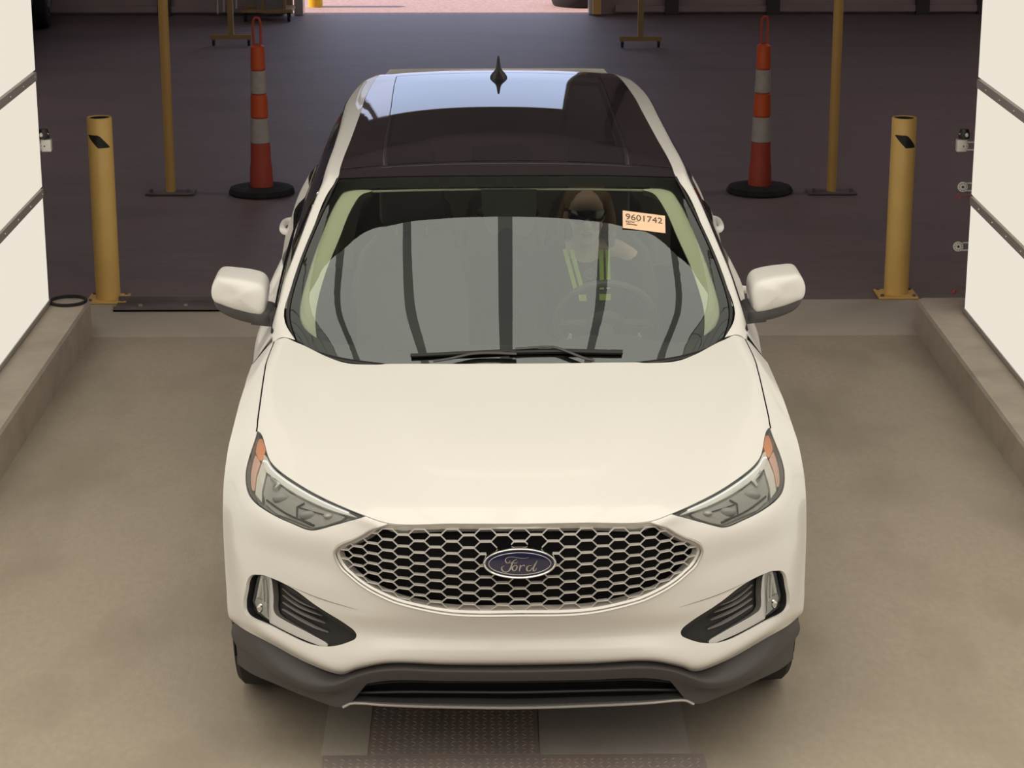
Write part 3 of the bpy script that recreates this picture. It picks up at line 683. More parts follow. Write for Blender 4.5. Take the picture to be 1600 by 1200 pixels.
    for k, y in ((.98,1.715),(.98,1.66),(.97,1.62),(.92,1.588),(.80,1.565),(.5,1.55)):
        rings.append([(s*(ctr[0]+(x-ctr[0])*k), y+(x-.98)*.10, ctr[1]+(z-ctr[1])*k) for x, z in out])
    G().loft(rings).build('mirror_base', M['plastic'], mi, sharp=60)
    G().loft([[(s*x, 1.60+dy, z+dz) for dy, dz in ((-.04,-.030),(-.04,.016),(.04,.024),(.045,-.030))] for x, z in ((.80,1.125),(.86,1.133),(.94,1.142))]).build('mirror_arm', M['plastic'], mi)
    G().loft([[(s*(.985+.075*math.cos(a)), y, 1.225+.052*math.sin(a)) for a in np.linspace(0, 2*math.pi, 24, endpoint=False)] for y in (1.721, 1.724)]).build('mirror_glass', M['chrome'], mi)
    # wheels
    for wy in (WF, WR):
        w = empty('wheel', (s*.825, wy, .365)); w.parent = car
        G().lathe([(.235,-.11),(.30,-.122),(.345,-.118),(.362,-.10),(.366,-.05),(.366,.05),(.362,.10),(.345,.118),(.30,.122),(.235,.11)], n=56, axis='x', cap=False).build('tire', M['tire'], w)
        g_ = G().lathe([(.238,-.10),(.242,0),(.238,.10),(.225,.11),(.220,.09),(.20,-.06),(.0,-.07)], n=48, axis='x', cap=False)
        for k in range(5):
            a = 2*math.pi*k/5; g_.tube([(s*.085, .04*math.cos(a), .04*math.sin(a)), (s*.095, .13*math.cos(a), .13*math.sin(a)), (s*.10, .228*math.cos(a+.06), .228*math.sin(a+.06))], [.035, .022, .026], 8)
        g_.lathe([(.055, s*.06), (.055, s*.095), (.03, s*.10)], n=24, axis='x'); g_.build('rim', M['alloy'], w)
# --- windshield
WSO = [(c, r) for c, r in seg(0,0,12,0,60)+seg(12,0,12,4,50)+seg(12,4,0,4,60)+seg(0,4,0,0,50)]
ws = empty('windshield'); ws.parent = car
mold = [(6-5.93, .10), (6-5.93, 3.9)]
V, F = panel(SW, WSO, (), .03); ob('windshield_glass', V, F, M['wsglass'], ws, nrm=panel.N)
half_in = [(0,.41),(2.126,.422),(3.13,.425),(4.175,.472),(4.70,.55),(5.07,.73),(5.25,.96),(5.30,1.25),(5.30,1.9),(5.30,2.74),(5.34,3.4),(5.22,3.68),(4.80,3.76),(3.1,3.765),(0,3.74)]
hi = spline(half_in, 5, closed=False); inn = [(6+c, r) for c, r in hi]+[(6-c, r) for c, r in hi[::-1][1:-1]]
V, F = panel(SW, [(.02+c*11.96/12, min(max(r, .01), 3.99)) for c, r in WSO], [inn], .02, -.005); ob('glass_border', V, F, M['black'], ws)['label'] = 'black border band of the windshield'
for s in (-1, 1):
    e = np.array([(6+s*5.975, r) for r in np.linspace(.0, 4, 60)]); a = on(SW, e, .004); e2 = np.array([(6+s*5.80, r) for r in np.linspace(.0, 4, 60)]); b = on(SW, e2, .003)
    F = [(i, 60+i, 61+i, i+1) for i in range(59)]
    ob('windshield_molding', list(a)+list(b), F if s < 0 else [f[::-1] for f in F], M['black'], ws)
    # cream pillar trim behind the glass
    tr = [(4.6,3.79),(5.2,3.80),(5.40,3.55),(5.36,2.72),(5.34,1.9),(5.34,1.28),(5.28,.92),(5.05,.66),(4.66,.50),(4.62,.62),(4.56,1.28),(4.50,1.98),(4.36,2.71),(4.33,3.35),(4.20,3.64),(3.8,3.74)]
    t2 = spline(tr, 4); T = [(6+s*c, r) for c, r in t2]
    n_ = len(T); V, F = panel(SW, T, (), .03, -.012); g_ = G().add(V, F)
    a = on(SW, T, -.012); b = a+np.array([0, .05, -.03])+np.array([s*.01, 0, 0]); g_.add(*rim(a, b)); ob('pillar_trim', g_.V, g_.F, M['trim'], car)
G().tube([tuple(p) for p in on(SW, [(6+c, 3.76) for c in np.linspace(-3.9, 3.9, 30)], -.02)], .0045, 6).build('headliner_edge', M['trim'], car)
# wiper blades resting at the foot of the glass
def wiper(name, arm, blade, w):
    e = empty(name); e.parent = car
    G().tube([tuple(p) for p in on(SW, spline(arm, 6, closed=False), .022)], .0075, 8, flat=.6).build('wiper_arm', M['plastic'], e)
    G().tube([tuple(p) for p in on(SW, spline(blade, 6, closed=False), .010)], w, 8).build('wiper_blade', M['black'], e)
wiper('wiper', [(6-1.75,.20),(6-1.40,.25),(6-.866,.345),(6-.4,.362),(6+.11,.346)], [(6-2.25,.312),(6-1.1,.385),(6-.03,.43)], .0075)
wiper('wiper', [(6+1.85,.19),(6+1.67,.226),(6+1.014,.43),(6+.8,.452),(6+.526,.448),(6+.08,.43)], [(6-.05,.415),(6+1.1,.41),(6+2.48,.336)], .0095)
G().tube([tuple(p) for p in on(SW, [(6+c, .12) for c in np.linspace(-4.9, 4.9, 40)], .002)], .014, 8, flat=.5).build('cowl_seal', M['black'], car)
# --- roof
rp = lambda c0, r0, c1, r1: seg(c0,r0,c1,r0,20)+seg(c1,r0,c1,r1,20)+seg(c1,r1,c0,r1,20)+seg(c0,r1,c0,r0,20)
def roofpart(name, lp, m, off=0., lab=None):
    V, F = panel(SR, lp, (), .05, off); o = ob(name, V, F, m, car, nrm=panel.N)
    if lab: o['label'] = lab
    return o
def ln(pts, n=16):
    o = []
    for a, b in zip(pts, pts[1:]+pts[:1]): o += seg(*a, *b, n)
    return o
SUN = [(5-2.91,1.16),(5+2.91,1.16),(5+3.10,3.0),(5+3.50,6.95),(5-3.50,6.95),(5-3.10,3.0)]
SUN2 = [(5-2.86,1.20),(5+2.86,1.20),(5+3.05,3.0),(5+3.44,6.85),(5-3.44,6.85),(5-3.05,3.0)]
V, F = panel(SR, rp(0,0,10,9), [ln(SUN2)], .05, -.010); ob('roof_panel', V, F, M['seal'], car)
V, F = panel(SR, rp(.4,.5,9.6,8), [ln(SUN2)], .05, -.05); ob('headliner', V, F, M['void'], car)
roofpart('roof_header', rp(.02,.02,9.98,.98), M['roofglass'])
roofpart('sunroof_glass', ln(SUN), M['roofsee'], 0, 'black glass panel of the sunroof')
for s in (-1, 1): roofpart('roof_side_glass', ln([(5+s*2.955,1.16),(5+s*4.98,1.16),(5+s*4.98,7.2),(5+s*3.545,7.0),(5+s*3.14,3.0)][::s]), M['roofglass'])
roofpart('roof_front_glass', rp(.02,1.02,9.98,1.13), M['roofglass'])
roofpart('roof_rear_glass', ln([(5-3.5,7.0),(5+3.5,7.0),(5+4.98,7.25),(5+4.9,7.9),(5-4.9,7.9),(5-4.98,7.25)]), M['roofglass'])
sp_ = roofpart('rear_spoiler', ln([(5-4.9,7.93),(5+4.9,7.93),(5+4.98,9),(5-4.98,9)]), M['roofglass'], .002)
# shark-fin antenna
g_ = G(); rings = []
for t, w in ((0,.036),(.06,.040),(.18,.039),(.30,.030),(.40,.018),(.52,.011),(.70,.008),(.88,.006),(1,.003)):
    l = .080*(1-t)**.8+.010; yc = .05*t
    rings.append([(w*math.cos(a), 3.97+yc+l*math.sin(a), 1.626+.108*t) for a in np.linspace(0, 2*math.pi, 24, endpoint=False)])
g_.loft(rings).build('roof_antenna', M['black'], car, sharp=60)
# --- rear
g_ = G(); V = []; cols = 24
rows = [(1.592,4.56,.52),(1.50,4.60,.60),(1.30,4.62,.70),(1.10,4.70,.74),(.80,4.78,.80),(.50,4.80,.82),(.30,4.74,.80)]
for z, y, w in rows:
    yc = {1.592:4.56,1.50:4.58,1.30:4.47,1.10:4.62,.80:4.68,.50:4.66,.30:4.60}[z]
    for k in range(cols+1): t = -1+2*k/cols; V.append((w*t, yc+(y-yc+.04)*(1-abs(t)**4)*.9, z))
g_.add(V, [(i*(cols+1)+k, (i+1)*(cols+1)+k, (i+1)*(cols+1)+k+1, i*(cols+1)+k+1) for i in range(len(rows)-1) for k in range(cols)]); g_.build('tailgate', M['paint'], car)
G().box((-.86,.55,.20), (.86,4.4,.34), 0, .03).build('underbody', M['void'], car)
# --- cabin
cab = G(); xs = np.linspace(-.80, .80, 33); prof_d = [(1.12,1.00),(1.20,1.035),(1.35,1.045),(1.50,1.045),(1.60,1.02),(1.66,.95),(1.68,.80),(1.66,.60)]
V = [(x, y+.10*(abs(x)/.8)**2, z-.02*(abs(x)/.8)**2+(.035*math.exp(-((x-.36)/.16)**4) if 1.4 < y < 1.62 else 0)) for y, z in prof_d for x in xs]
cab.add(V, [(i*33+k, i*33+k+1, (i+1)*33+k+1, (i+1)*33+k) for i in range(len(prof_d)-1) for k in range(32)]); cab.build('dashboard', M['dash'], car)
G().box((-.80,1.3,.40), (.80,4.3,.44)).build('cabin_floor', M['void'], car)
for s in (-1, 1): G().box((s*.80,1.6,.42), (s*.835,3.9,1.08), 0, .01).build('door_card', M['dash'], car)
def rbox(g, a, b, bev): return g.box(a, b, 0, bev)
def seat(x, y, w=.50):
    e = empty('seat', (x, y, .42)); e.parent = car
    rbox(G(), (-w/2,-.28,.10), (w/2,.25,.27), .05).build('seat_cushion', M['seat'], e)
    rings = []
    for z, ww, dy in ((.22,.46,.0),(.40,.50,.03),(.60,.50,.07),(.76,.42,.11),(.82,.30,.125)):
        ww *= w/.5; rings.append([tuple((px*ww/2, .22+dy+py, z)) for px, py in ((-1,-.02),(-.9,-.07),(-.4,-.05),(.4,-.05),(.9,-.07),(1,-.02),(.9,.07),(-.9,.07))])
    G().loft(rings).build('backrest', M['seat'], e)
    hr = G(); hr.box((-.13,.27,.86), (.13,.37,1.03), 0, .035); hr.build('headrest', M['seat'], e)
    for hx in (-.06,.06): G().tube([(hx,.33,.78),(hx,.33,.90)], .006, 8).build('headrest_post', M['satin'], e)
seat(-.37, 2.15); seat(.37, 2.15); seat(-.42, 3.05, .46); seat(.42, 3.05, .46); seat(0, 3.05, .34)
stw = empty('steering_wheel', (.37, 1.86, 1.035)); stw.parent = car; stw.rotation_euler = (math.radians(24), 0, 0)
G().tube([(.185*math.cos(a), 0, .185*math.sin(a)) for a in np.linspace(0, 2*math.pi, 48, endpoint=False)], .015, 10, closed=True, up=(0,1,0)).build('wheel_rim', M['plastic'], stw)
G().ball((0,-.01,0), (.075,.03,.06), 20).build('hub', M['dash'], stw)
for a in (0, math.pi, -math.pi/2): G().tube([(.05*math.cos(a),0,.05*math.sin(a)), (.18*math.cos(a),0,.18*math.sin(a))], .016, 8, flat=.5).build('spoke', M['dash'], stw)
G().tube([(.37,1.84,1.02),(.37,1.62,.92)], .03, 12).build('steering_column', M['dash'], car)
p = on(SW, [(6,3.35)], -.04)[0]; iv = empty('rear_view_mirror', tuple(p)); iv.parent = car
G().ball((0,.05,-.02), (.12,.018,.035), 20).build('mirror_body', M['black'], iv); G().tube([(0,.0,.02),(0,.05,-.02)], .012, 8).build('mirror_stem', M['black'], iv)
sens = [(6-.75,3.70),(6-.62,2.97),(6-.50,2.75),(6-.34,2.64),(6-.14,2.80),(6+.02,2.80),(6+.20,2.66),(6+.42,2.62),(6+.56,2.75),(6+.68,2.97),(6+.80,3.70)]
V, F = panel(SW, spline(sens, 4, corners=(0,10)), (), .03, -.008); ob('sensor_cover', V, F, M['black'], ws)
# number sticker on the glass
def text_mesh(name, txt, size, material, parent, mtx, depth=.0006, xs=1.0):
    cu = bpy.data.curves.new(name, 'FONT'); cu.body = txt; cu.size = size; cu.extrude = depth; cu.align_x = 'CENTER'; cu.align_y = 'CENTER'
    t = bpy.data.objects.new(name, cu); COL.objects.link(t); bpy.context.view_layer.update()
    me = bpy.data.meshes.new_from_object(t.evaluated_get(bpy.context.evaluated_depsgraph_get())); bpy.data.objects.remove(t)
    me.name = name; me.materials.clear(); me.materials.append(material)
    o = bpy.data.objects.new(name, me); COL.objects.link(o); o.parent = parent; o.matrix_local = mtx @ Matrix.Diagonal((xs, 1, 1, 1)); return o
pa, pb, pc, pd = on(SW, [(6+2.976,3.171),(6+4.087,3.107),(6+3.876,2.732),(6+2.839,2.788)], .004)
st = empty('windshield_sticker'); st.parent = car; st['label'] = 'peach-coloured number sticker on the windshield'
ex = Vector(pb-pa); W_ = ex.length; ex.normalize(); ey = Vector(pa-pd); ey = (ey-ex*ey.dot(ex)); H_ = ey.length; ey.normalize(); ez = ex.cross(ey)
ctr = Vector((pa+pb+pc+pd)/4)+ez*.0
SM = Matrix((( *ex, 0), (*ey, 0), (*ez, 0), (0,0,0,1))).transposed(); SM.translation = ctr
g_ = G().box((-W_/2,-H_/2,-.0006), (W_/2,H_/2,.0004)); g_.V = [tuple(SM @ Vector(v)) for v in g_.V]; g_.build('sticker_paper', M['paper'], st, smooth=False)
text_mesh('sticker_number', '9601742', .043, M['ink'], st, SM @ Matrix.Translation((0, .0140, .001)), xs=.93)
text_mesh('sticker_text', 'PECM', .011, M['ink'], st, SM @ Matrix.Translation((-.052, -.0125, .001)), xs=1.2)
text_mesh('sticker_text', '0080005881', .0085, M['ink'], st, SM @ Matrix.Translation((-.045, -.0235, .001)))
g_ = G().box((-.072,-.0052,.001), (-.018,-.0045,.0014)); g_.V = [tuple(SM @ Vector(v)) for v in g_.V]; g_.build('sticker_line', M['ink'], st, smooth=False)
# ================================================================ the driver
drv = empty('person', (.012, 2.27, 0)); tag(drv, 'person with long blond hair, black sunglasses and yellow-green safety straps at the steering wheel', 'person')
drv.location = (.292, 2.27, 0)
def flesh(name, parts, material, parent, voxel=.009, smooth=4):
    """one continuous surface grown round overlapping tapered volumes"""
    g = G()
    for p in parts:
        if p[0] == 'b': g.ball(p[1], p[2], 20, rot=p[3] if len(p) > 3 else None)
        else:
            P = spline(p[1], 5, closed=False) if len(p[1]) > 2 else np.array(p[1]); n = len(P)
            R = np.interp(np.linspace(0, 1, n), np.linspace(0, 1, len(p[2])), p[2])
            g.tube([tuple(q) for q in P], list(R), 14, flat=p[3] if len(p) > 3 else 1, up=p[4] if len(p) > 4 else None)
            if len(p) <= 3: g.ball(tuple(P[0]), R[0], 14); g.ball(tuple(P[-1]), R[-1], 14)
    o = g.build(name, material, parent, sharp=None)
    m = o.modifiers.new('merge', 'REMESH'); m.mode = 'VOXEL'; m.voxel_size = voxel; m.use_smooth_shade = True
    m2 = o.modifiers.new('soften', 'SMOOTH'); m2.iterations = smooth; m2.factor = .6
    return o
HZ = 1.362
body = [('b', (0,.01,HZ+.025), (.078,.098,.098)), ('b', (0,-.035,HZ-.045), (.056,.055,.062)), ('b', (0,-.052,HZ-.093), (.030,.028,.024)),
 ('t', [(0,-.088,HZ+.022),(0,-.102,HZ-.002),(0,-.116,HZ-.020)], [.011,.013,.017]), ('b', (0,-.088,HZ-.052), (.028,.014,.012)),
 ('b', (-.038,-.070,HZ-.025), (.026,.022,.022)), ('b', (.038,-.070,HZ-.025), (.026,.022,.022)), ('b', (0,-.07,HZ+.05), (.062,.03,.04)),
 ('b', (-.080,.01,HZ), (.012,.022,.032)), ('b', (.080,.01,HZ), (.012,.022,.032)),
 ('t', [(0,.02,HZ-.05),(0,.03,HZ-.12),(0,.05,HZ-.20)], [.055,.052,.065]),
 ('t', [(-.05,.05,1.205),(-.12,.05,1.190),(-.178,.045,1.150)], [.050,.052,.060]), ('t', [(.03,.05,1.215),(.09,.035,1.222),(.140,.035,1.205),(.185,.045,1.15)], [.050,.042,.040,.058]),
 ('b', (0,.06,1.075), (.165,.10,.145)), ('b', (0,.07,.90), (.14,.095,.16)), ('b', (0,.06,.70), (.17,.14,.13)),
 ('t', [(-.09,.0,.68),(-.13,-.25,.72),(-.14,-.42,.70)], [.085,.075,.062]), ('t', [(.09,.0,.68),(.11,-.25,.72),(.12,-.42,.70)], [.085,.075,.062]),
 ('t', [(-.14,-.42,.70),(-.14,-.58,.60)], [.06,.045]), ('t', [(.12,-.42,.70),(.12,-.62,.58)], [.06,.045])]
for s, hx in ((-1, -.105), (1, .225)):
    sh = (s*.188,.045,1.15); el = (s*.240+.02,-.06,.88); wr = (hx+s*.012,-.285,.885)
    body += [('t', [sh, ((sh[0]+el[0])/2, .0, 1.0), el], [.052,.045,.038]), ('t', [el, wr], [.038,.026]),
             ('t', [wr, (hx, -.335, .905)], [.027,.032], .55, (s,0,.3))]
    for f, (dz, ln_) in enumerate(((.028,.085),(.010,.095),(-.008,.090),(-.025,.075))):
        b = (hx-s*.004, -.345, .91+dz); body.append(('t', [b, (b[0]-s*.012, b[1]-.030, b[2]+.010), (b[0]-s*.034, b[1]-.030, b[2]+.006), (b[0]-s*.040, b[1]-.004, b[2]+.002)], [.0095,.009,.0085,.0075]))
    body.append(('t', [(hx-s*.004,-.305,.915), (hx-s*.028,-.328,.945), (hx-s*.034,-.345,.968)], [.012,.011,.009]))
bo = flesh('body', body, M['skin'], drv, .0065, 3)
shirt = [('b', (0,.06,1.060), (.178,.114,.155)), ('b', (0,.07,.90), (.152,.108,.17)), ('b', (0,.06,.70), (.18,.15,.135)), ('t', [(-.105,.045,1.200),(-.11,.04,1.08)], [.055,.07]), ('t', [(-.105,.045,1.195),(-.18,.045,1.15)], [.056,.066]), ('t', [(.075,.045,1.160),(.09,.04,1.08)], [.045,.07]), ('t', [(.11,.045,1.15),(.185,.045,1.145)], [.06,.066])]
for s, hx in ((-1, -.105), (1, .225)):
    sh = (s*.20,.045,1.145-(.010 if s > 0 else 0)); el = (s*.240+.02,-.06,.88); wr = (hx+s*.012,-.275,.885)
    shirt += [('t', [sh, ((sh[0]+el[0])/2, .0, 1.0), el], [.060,.056,.050]), ('t', [el, wr], [.050,.036])]
so_ = flesh('shirt', shirt, M['shirt'], drv, .009, 3)
def strap(x0, z0, x1, z1, w, name='safety_strap'):
    n = 10; V = []
    for i in range(n+1):
        t = i/n; x = x0+(x1-x0)*t; z = z0+(z1-z0)*t
        y = .06-.125*math.sqrt(max(.05, 1-((x)/.19)**2-((z-1.06)/.20)**2*.8)); y = min(y, .0)
        for k, dx in enumerate((-w/2, w/2)): V += [(x+dx, y, z), (x+dx, y+.004, z)]
    F = [(i*4, i*4+2, i*4+6, i*4+4) for i in range(n)]+[(i*4+1, i*4+5, i*4+7, i*4+3) for i in range(n)]+[(i*4, i*4+4, i*4+5, i*4+1) for i in range(n)]+[(i*4+2, i*4+3, i*4+7, i*4+6) for i in range(n)]
    return ob(name, V, F, M['hivis'], drv, smooth=False)
for s, xa, xb in ((-1, -.070, -.028), (1, .072, .075)):
    for d in (-.013, .013): strap(xa+d, 1.225, xb+d, 1.075, .017)
    strap(xb+(.012 if s < 0 else 0), 1.055, xb+(.016 if s < 0 else 0), 1.030, .045 if s > 0 else .03)
    xb2 = xa
text_mesh('shirt_print', 'M', .026, M['graphic'], drv, Matrix.Translation((.012, -.073, 1.142)) @ Matrix.Rotation(math.radians(90), 4, 'X'))
G().tube([(.012+.019*math.cos(a), -.073, 1.142+.019*math.sin(a)) for a in np.linspace(0, 2*math.pi, 32, endpoint=False)], .0012, 6, closed=True, up=(0,1,0)).build('shirt_print_ring', M['graphic'], drv)
# sunglasses wrap round the brow
g_ = G(); V = []; n = 24
for i in range(n+1):
    t = -1+2*i/n; x = .073*t; y = -.112+.055*abs(t)**2.4; zt = HZ+.040-.006*abs(t); zb = HZ-.012+(.020*math.exp(-(t/.16)**2))+.012*abs(t)**3
    V += [(x, y, zt), (x, y-.004, (zt+zb)/2), (x, y+.002, zb)]
g_.add(V, [(i*3+k, i*3+k+1, i*3+k+4, i*3+k+3) for i in range(n) for k in range(2)])
for s in (-1, 1): g_.tube([(s*.073,-.057,HZ+.030),(s*.083,-.01,HZ+.026),(s*.084,.03,HZ+.015)], .004, 8)
g_.build('sunglasses', M['gloss'], drv)
G().ball((0,-.1015,HZ-.054), (.024,.006,.0075), 16).build('lips', M['lips'], drv)
hair = [('b', (0,.030,HZ+.045), (.092,.098,.092)), ('b', (0,.07,HZ), (.08,.07,.09)), ('t', [(.072,-.02,HZ+.07),(.094,.0,HZ-.02),(.098,.01,HZ-.12)], [.026,.024,.020]), ('t', [(.06,.04,HZ+.02),(.085,.05,HZ-.08),(.09,.03,HZ-.15)], [.035,.035,.022]), ('t', [(-.075,.0,HZ+.06),(-.093,.03,HZ-.03),(-.088,.06,HZ-.12)], [.020,.022,.020]), ('t', [(0,.08,HZ),(0,.09,HZ-.12)], [.07,.06])]
flesh('hair', hair, M['hair'], drv, .007, 2)

# ================================================================ the bay
def struct(o): o['kind'] = 'structure'; return o
def slab(name, x0, x1, y0, y1, material, z=0.0, t=.12):
    return struct(G().box((x0,y0,z-t), (x1,y1,z)).build(name, material, None, smooth=False))
slab('floor', -14, 14, -14, 5.47, M['near_floor'])
slab('floor_apron', -14, 14, 5.472, 6.27, M['apron'], -.002)
slab('floor_hall', -14, 14, 6.275, 19.42, M['far_floor'], -.004)
slab('floor_outdoors', -30, 30, 19.425, 70, M['outside'], -.01)
# concrete curbs beside the lane
for s, h, ye, nm in ((-1, .20, 5.56, 'left'), (1, .175, 5.62, 'right')):
    V0 = [(2.25, -9, 0), (2.25, -9, h-.012), (2.262, -9, h), (3.2, -9, h), (3.2, -9, 0)]
    g_ = G().loft([[(s*x, y, z) for x, _, z in V0] for y in (-9, ye-.06)]+[[(s*(x+(.03 if x < 2.3 else 0)), ye-.015, z) for x, _, z in V0], [(s*(x+(.05 if x < 2.3 else 0)), ye, z*.96) for x, _, z in V0], [(s*(x+(.04 if x < 2.3 else 0)), ye+.12, z*.55) for x, _, z in V0], [(s*(x+(.07 if x < 2.3 else 0)), ye+.26, z*.06) for x, _, z in V0]])
    tag(g_.build('concrete_curb', M['curb'], None, sharp=30), 'long raised concrete curb under the %s light wall' % nm, 'curb')
# light walls
for s, nm in ((-1, 'left'), (1, 'right')):
    lw = empty('light_wall', (s*2.455, 0, 0)); tag(lw, 'tall glowing white light wall on the %s side of the bay' % nm, 'light panel')
    ye = 5.40 if s < 0 else 5.27; z = .215; k = 0
    if s > 0: z = .19
    while z < 3.6:
        z1 = z+.575
        y = -8.0; segs_ = [(-8.0, -5.5), (-5.49, -2.9), (-2.89, 1.10), (1.11, 3.70 if s > 0 else 3.72), (3.725 if s > 0 else 3.745, ye)]
        for a, b in segs_:
            G().box((0 if s > 0 else -.02, a, z+.012), (.02 if s > 0 else 0, b, z1)).build('diffuser_panel', M['panel'] if k % 2 == 0 else M['panel2'], lw, smooth=False)
        G().box((-s*.004, -8, z1), (s*.03, ye+.008, z1+.045)).build('seam_bar', M['alum'], lw, smooth=False)
        g_ = G()
        for yy in np.arange(-7.8, ye, .32): g_.ball((-s*.005, yy+.05, z1+.022), .006, 8)
        g_.build('rivets', M['satin'], lw)['kind'] = 'stuff'
        z = z1+.045; k += 1
    G().box((-s*.006, -8, .205 if s < 0 else .18), (s*.10, ye+.008, .228 if s < 0 else .203)).build('bottom_rail', M['alum'], lw, smooth=False)
    G().box((s*.021, -8, .205), (s*.10, ye+.006, 3.92)).build('housing', M['wallpost'], lw, smooth=False)
# overhead light boxes
for i, (x0, x1) in enumerate(TOPS):
    oh = empty('ceiling_light', ((x0+x1)/2, TOP_Y, TOP_Z)); tag(oh, 'long overhead light box above the lane, %s' % ('farthest left','second from the left','left of the middle','right of the middle','second from the right','farthest right')[i], 'light', 'overhead light boxes')
    w = (x1-x0)/2
    if i < 5: G().box((w,-8.6,.002), (TOPS[i+1][0]-(x0+x1)/2,0,.012)).build('dim_seam', M['top_seam'], oh, smooth=False)
    G().box((-w,-8.6,0), (w,0,.01)).build('diffuser', M['top'], oh, smooth=False); G().box((-w-.01,-8.62,.013), (w+.01,.01,.09)).build('housing', M['wallpost'], oh, smooth=False)
# out-of-view fill lights, added to brighten the dark hall
for x in (-9, -5.5, 5.5, 9):
    for y, nm in ((9.5, 'near row'), (13.5, 'far row')):
        hl_ = empty('hall_fill_light', (x, y, 5.8)); tag(hl_, 'long added fill light under the hall ceiling, %s, %s' % (nm, {-9:'far left',-5.5:'left of the lane',5.5:'right of the lane',9:'far right'}[x]), 'light', 'added hall fill lights')
        G().box((-1.2,-.17,0), (1.2,.17,.02)).build('diffuser', M['hall'], hl_, smooth=False); G().box((-1.25,-.2,.021), (1.25,.2,.10)).build('housing', M['wallpost'], hl_, smooth=False)
# hall shell
struct(G().box((-14,-14,6.0), (14,19.5,6.2)).build('ceiling', M['ceil'], None, smooth=False))
struct(G().box((-14.2,-14,0), (-14,19.5,6)).build('wall_left', M['wall'], None, smooth=False)); struct(G().box((14,-14,0), (14.2,19.5,6)).build('wall_right', M['wall'], None, smooth=False))
struct(G().box((-14,-14.2,0), (14,-14,6)).build('wall_front', M['wall'], None, smooth=False))
DX0, DX1, DH = -2.12, 1.06, 4.6
g_ = G(); g_.box((-14,19.42,0), (DX0-.28,19.62,6)); g_.box((DX1+.05,19.42,0), (14,19.62,6)); g_.box((DX0-.3,19.42,DH), (DX1+.1,19.62,6)); struct(g_.build('wall_back', M['wall'], None, smooth=False))
g_ = G()
for x in (-6.4,-5.1,-3.75,2.0,3.15,4.85,5.55,6.8): g_.box((x-.075,19.33,0), (x+.075,19.42,6))
struct(g_.build('trim_1', M['wallpost'], None, smooth=False))
g_ = G(); g_.box((-14,19.36,.03), (DX0-.55,19.42,.10)); g_.box((DX1+.3,19.36,.03), (14,19.42,.10)); struct(g_.build('baseboard_back', M['wall'], None, smooth=False))
struct(G().box((DX0-.16,19.36,0), (DX0-.06,19.64,DH)).box((DX1,19.36,0), (DX1+.05,19.64,DH)).build('trim_2', M['satin'], None, smooth=False))
ply = G().box((DX0-.50,19.30,.02), (DX0-.17,19.34,2.3)).build('plywood_board', M['wood'], None, smooth=False); tag(ply, 'brown plywood board leaning beside the open doorway', 'board')
# steel threshold channel
th_ = empty('threshold_channel', (0, 6.15, 0)); tag(th_, 'dark bolted steel channel across the floor left of the car', 'threshold')
G().box((-2.22,-.125,-.001), (-.9,-.115,.028)).box((-2.22,-.125,-.001), (-.9,.10,.008)).box((-2.22,.075,-.001), (-.9,.10,.034)).build('channel', M['steel'], th_, smooth=False)
for x in (-2.08,-1.82,-1.54,-1.26): G().lathe([(.014,.008),(.014,.016),(.010,.019)], (x,-.03,0), 6).build('bolt', M['alum'], th_)
# bollards
def bollard(x, y, h, lab):
    b = empty('bollard', (x,y,0)); tag(b, lab, 'bollard', 'yellow bollards flanking the lane')
    G().lathe([(.0705,.012),(.0705,h-.004),(.068,h),(.060,h),(.059,h-.03),(.0,h-.031)], n=40, cap=False).build('post', M['yellow'], b)
    G().lathe([(.0,h-.006),(.0598,h-.006)], n=40, cap=False).build('hole_dark_disc', M['void'], b)  # black disc paints the shade inside the open post top
    V = []; n = 10                                                 # black slanted decal facing the lane entrance
    for i in range(n+1):
        u_ = i/n; a = math.radians(-90-58+i*11.2)+(.06 if x > 0 else .0); zt = h-.093-.068*max(0, (u_-.55)/.45); zb = h-.095-.072*min(1, u_/.5)
        V += [(.0712*math.cos(a), .0712*math.sin(a), zt-.0 if i else zb), (.0712*math.cos(a), .0712*math.sin(a), min(zb, zt))]
    ob('decal', V, [(2*i, 2*i+1, 2*i+3, 2*i+2) for i in range(n)], M['black'], b)
    G().box((-.115,-.10,0), (.115,.10,.012), 0, .002).build('base_plate', M['yellow'], b, smooth=False)
    g_ = G()
    for sx in (-1, 1):
        for sy in (-1, 1): G().lathe([(.011,.012),(.011,.022),(.007,.025)], (sx*.092,sy*.08,0), 6).build('anchor_bolt', M['steel'], b)
    return b
bollard(-2.29, 6.30, 1.065, 'yellow steel bollard on the left of the lane beside the curb end'); b2 = bollard(2.285, 6.36, 1.045, 'yellow steel bollard on the right of the lane beside the curb end')
# tall poles
def pole(x, y, lab):
    b = empty('yellow_pole', (x,y,0)); tag(b, lab, 'pole', 'tall yellow poles')
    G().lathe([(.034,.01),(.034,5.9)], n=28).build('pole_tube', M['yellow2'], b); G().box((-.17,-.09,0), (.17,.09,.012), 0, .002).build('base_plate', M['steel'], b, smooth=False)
    for sx in (-1, 1): G().lathe([(.012,.012),(.012,.035),(.008,.04)], (sx*.13,-.05,0), 6).build('anchor_bolt', M['steel'], b)
pole(-2.338, 9.36, 'tall thin yellow pole behind the left bollard'); pole(2.343, 9.33, 'tall thin yellow pole behind the right bollard')
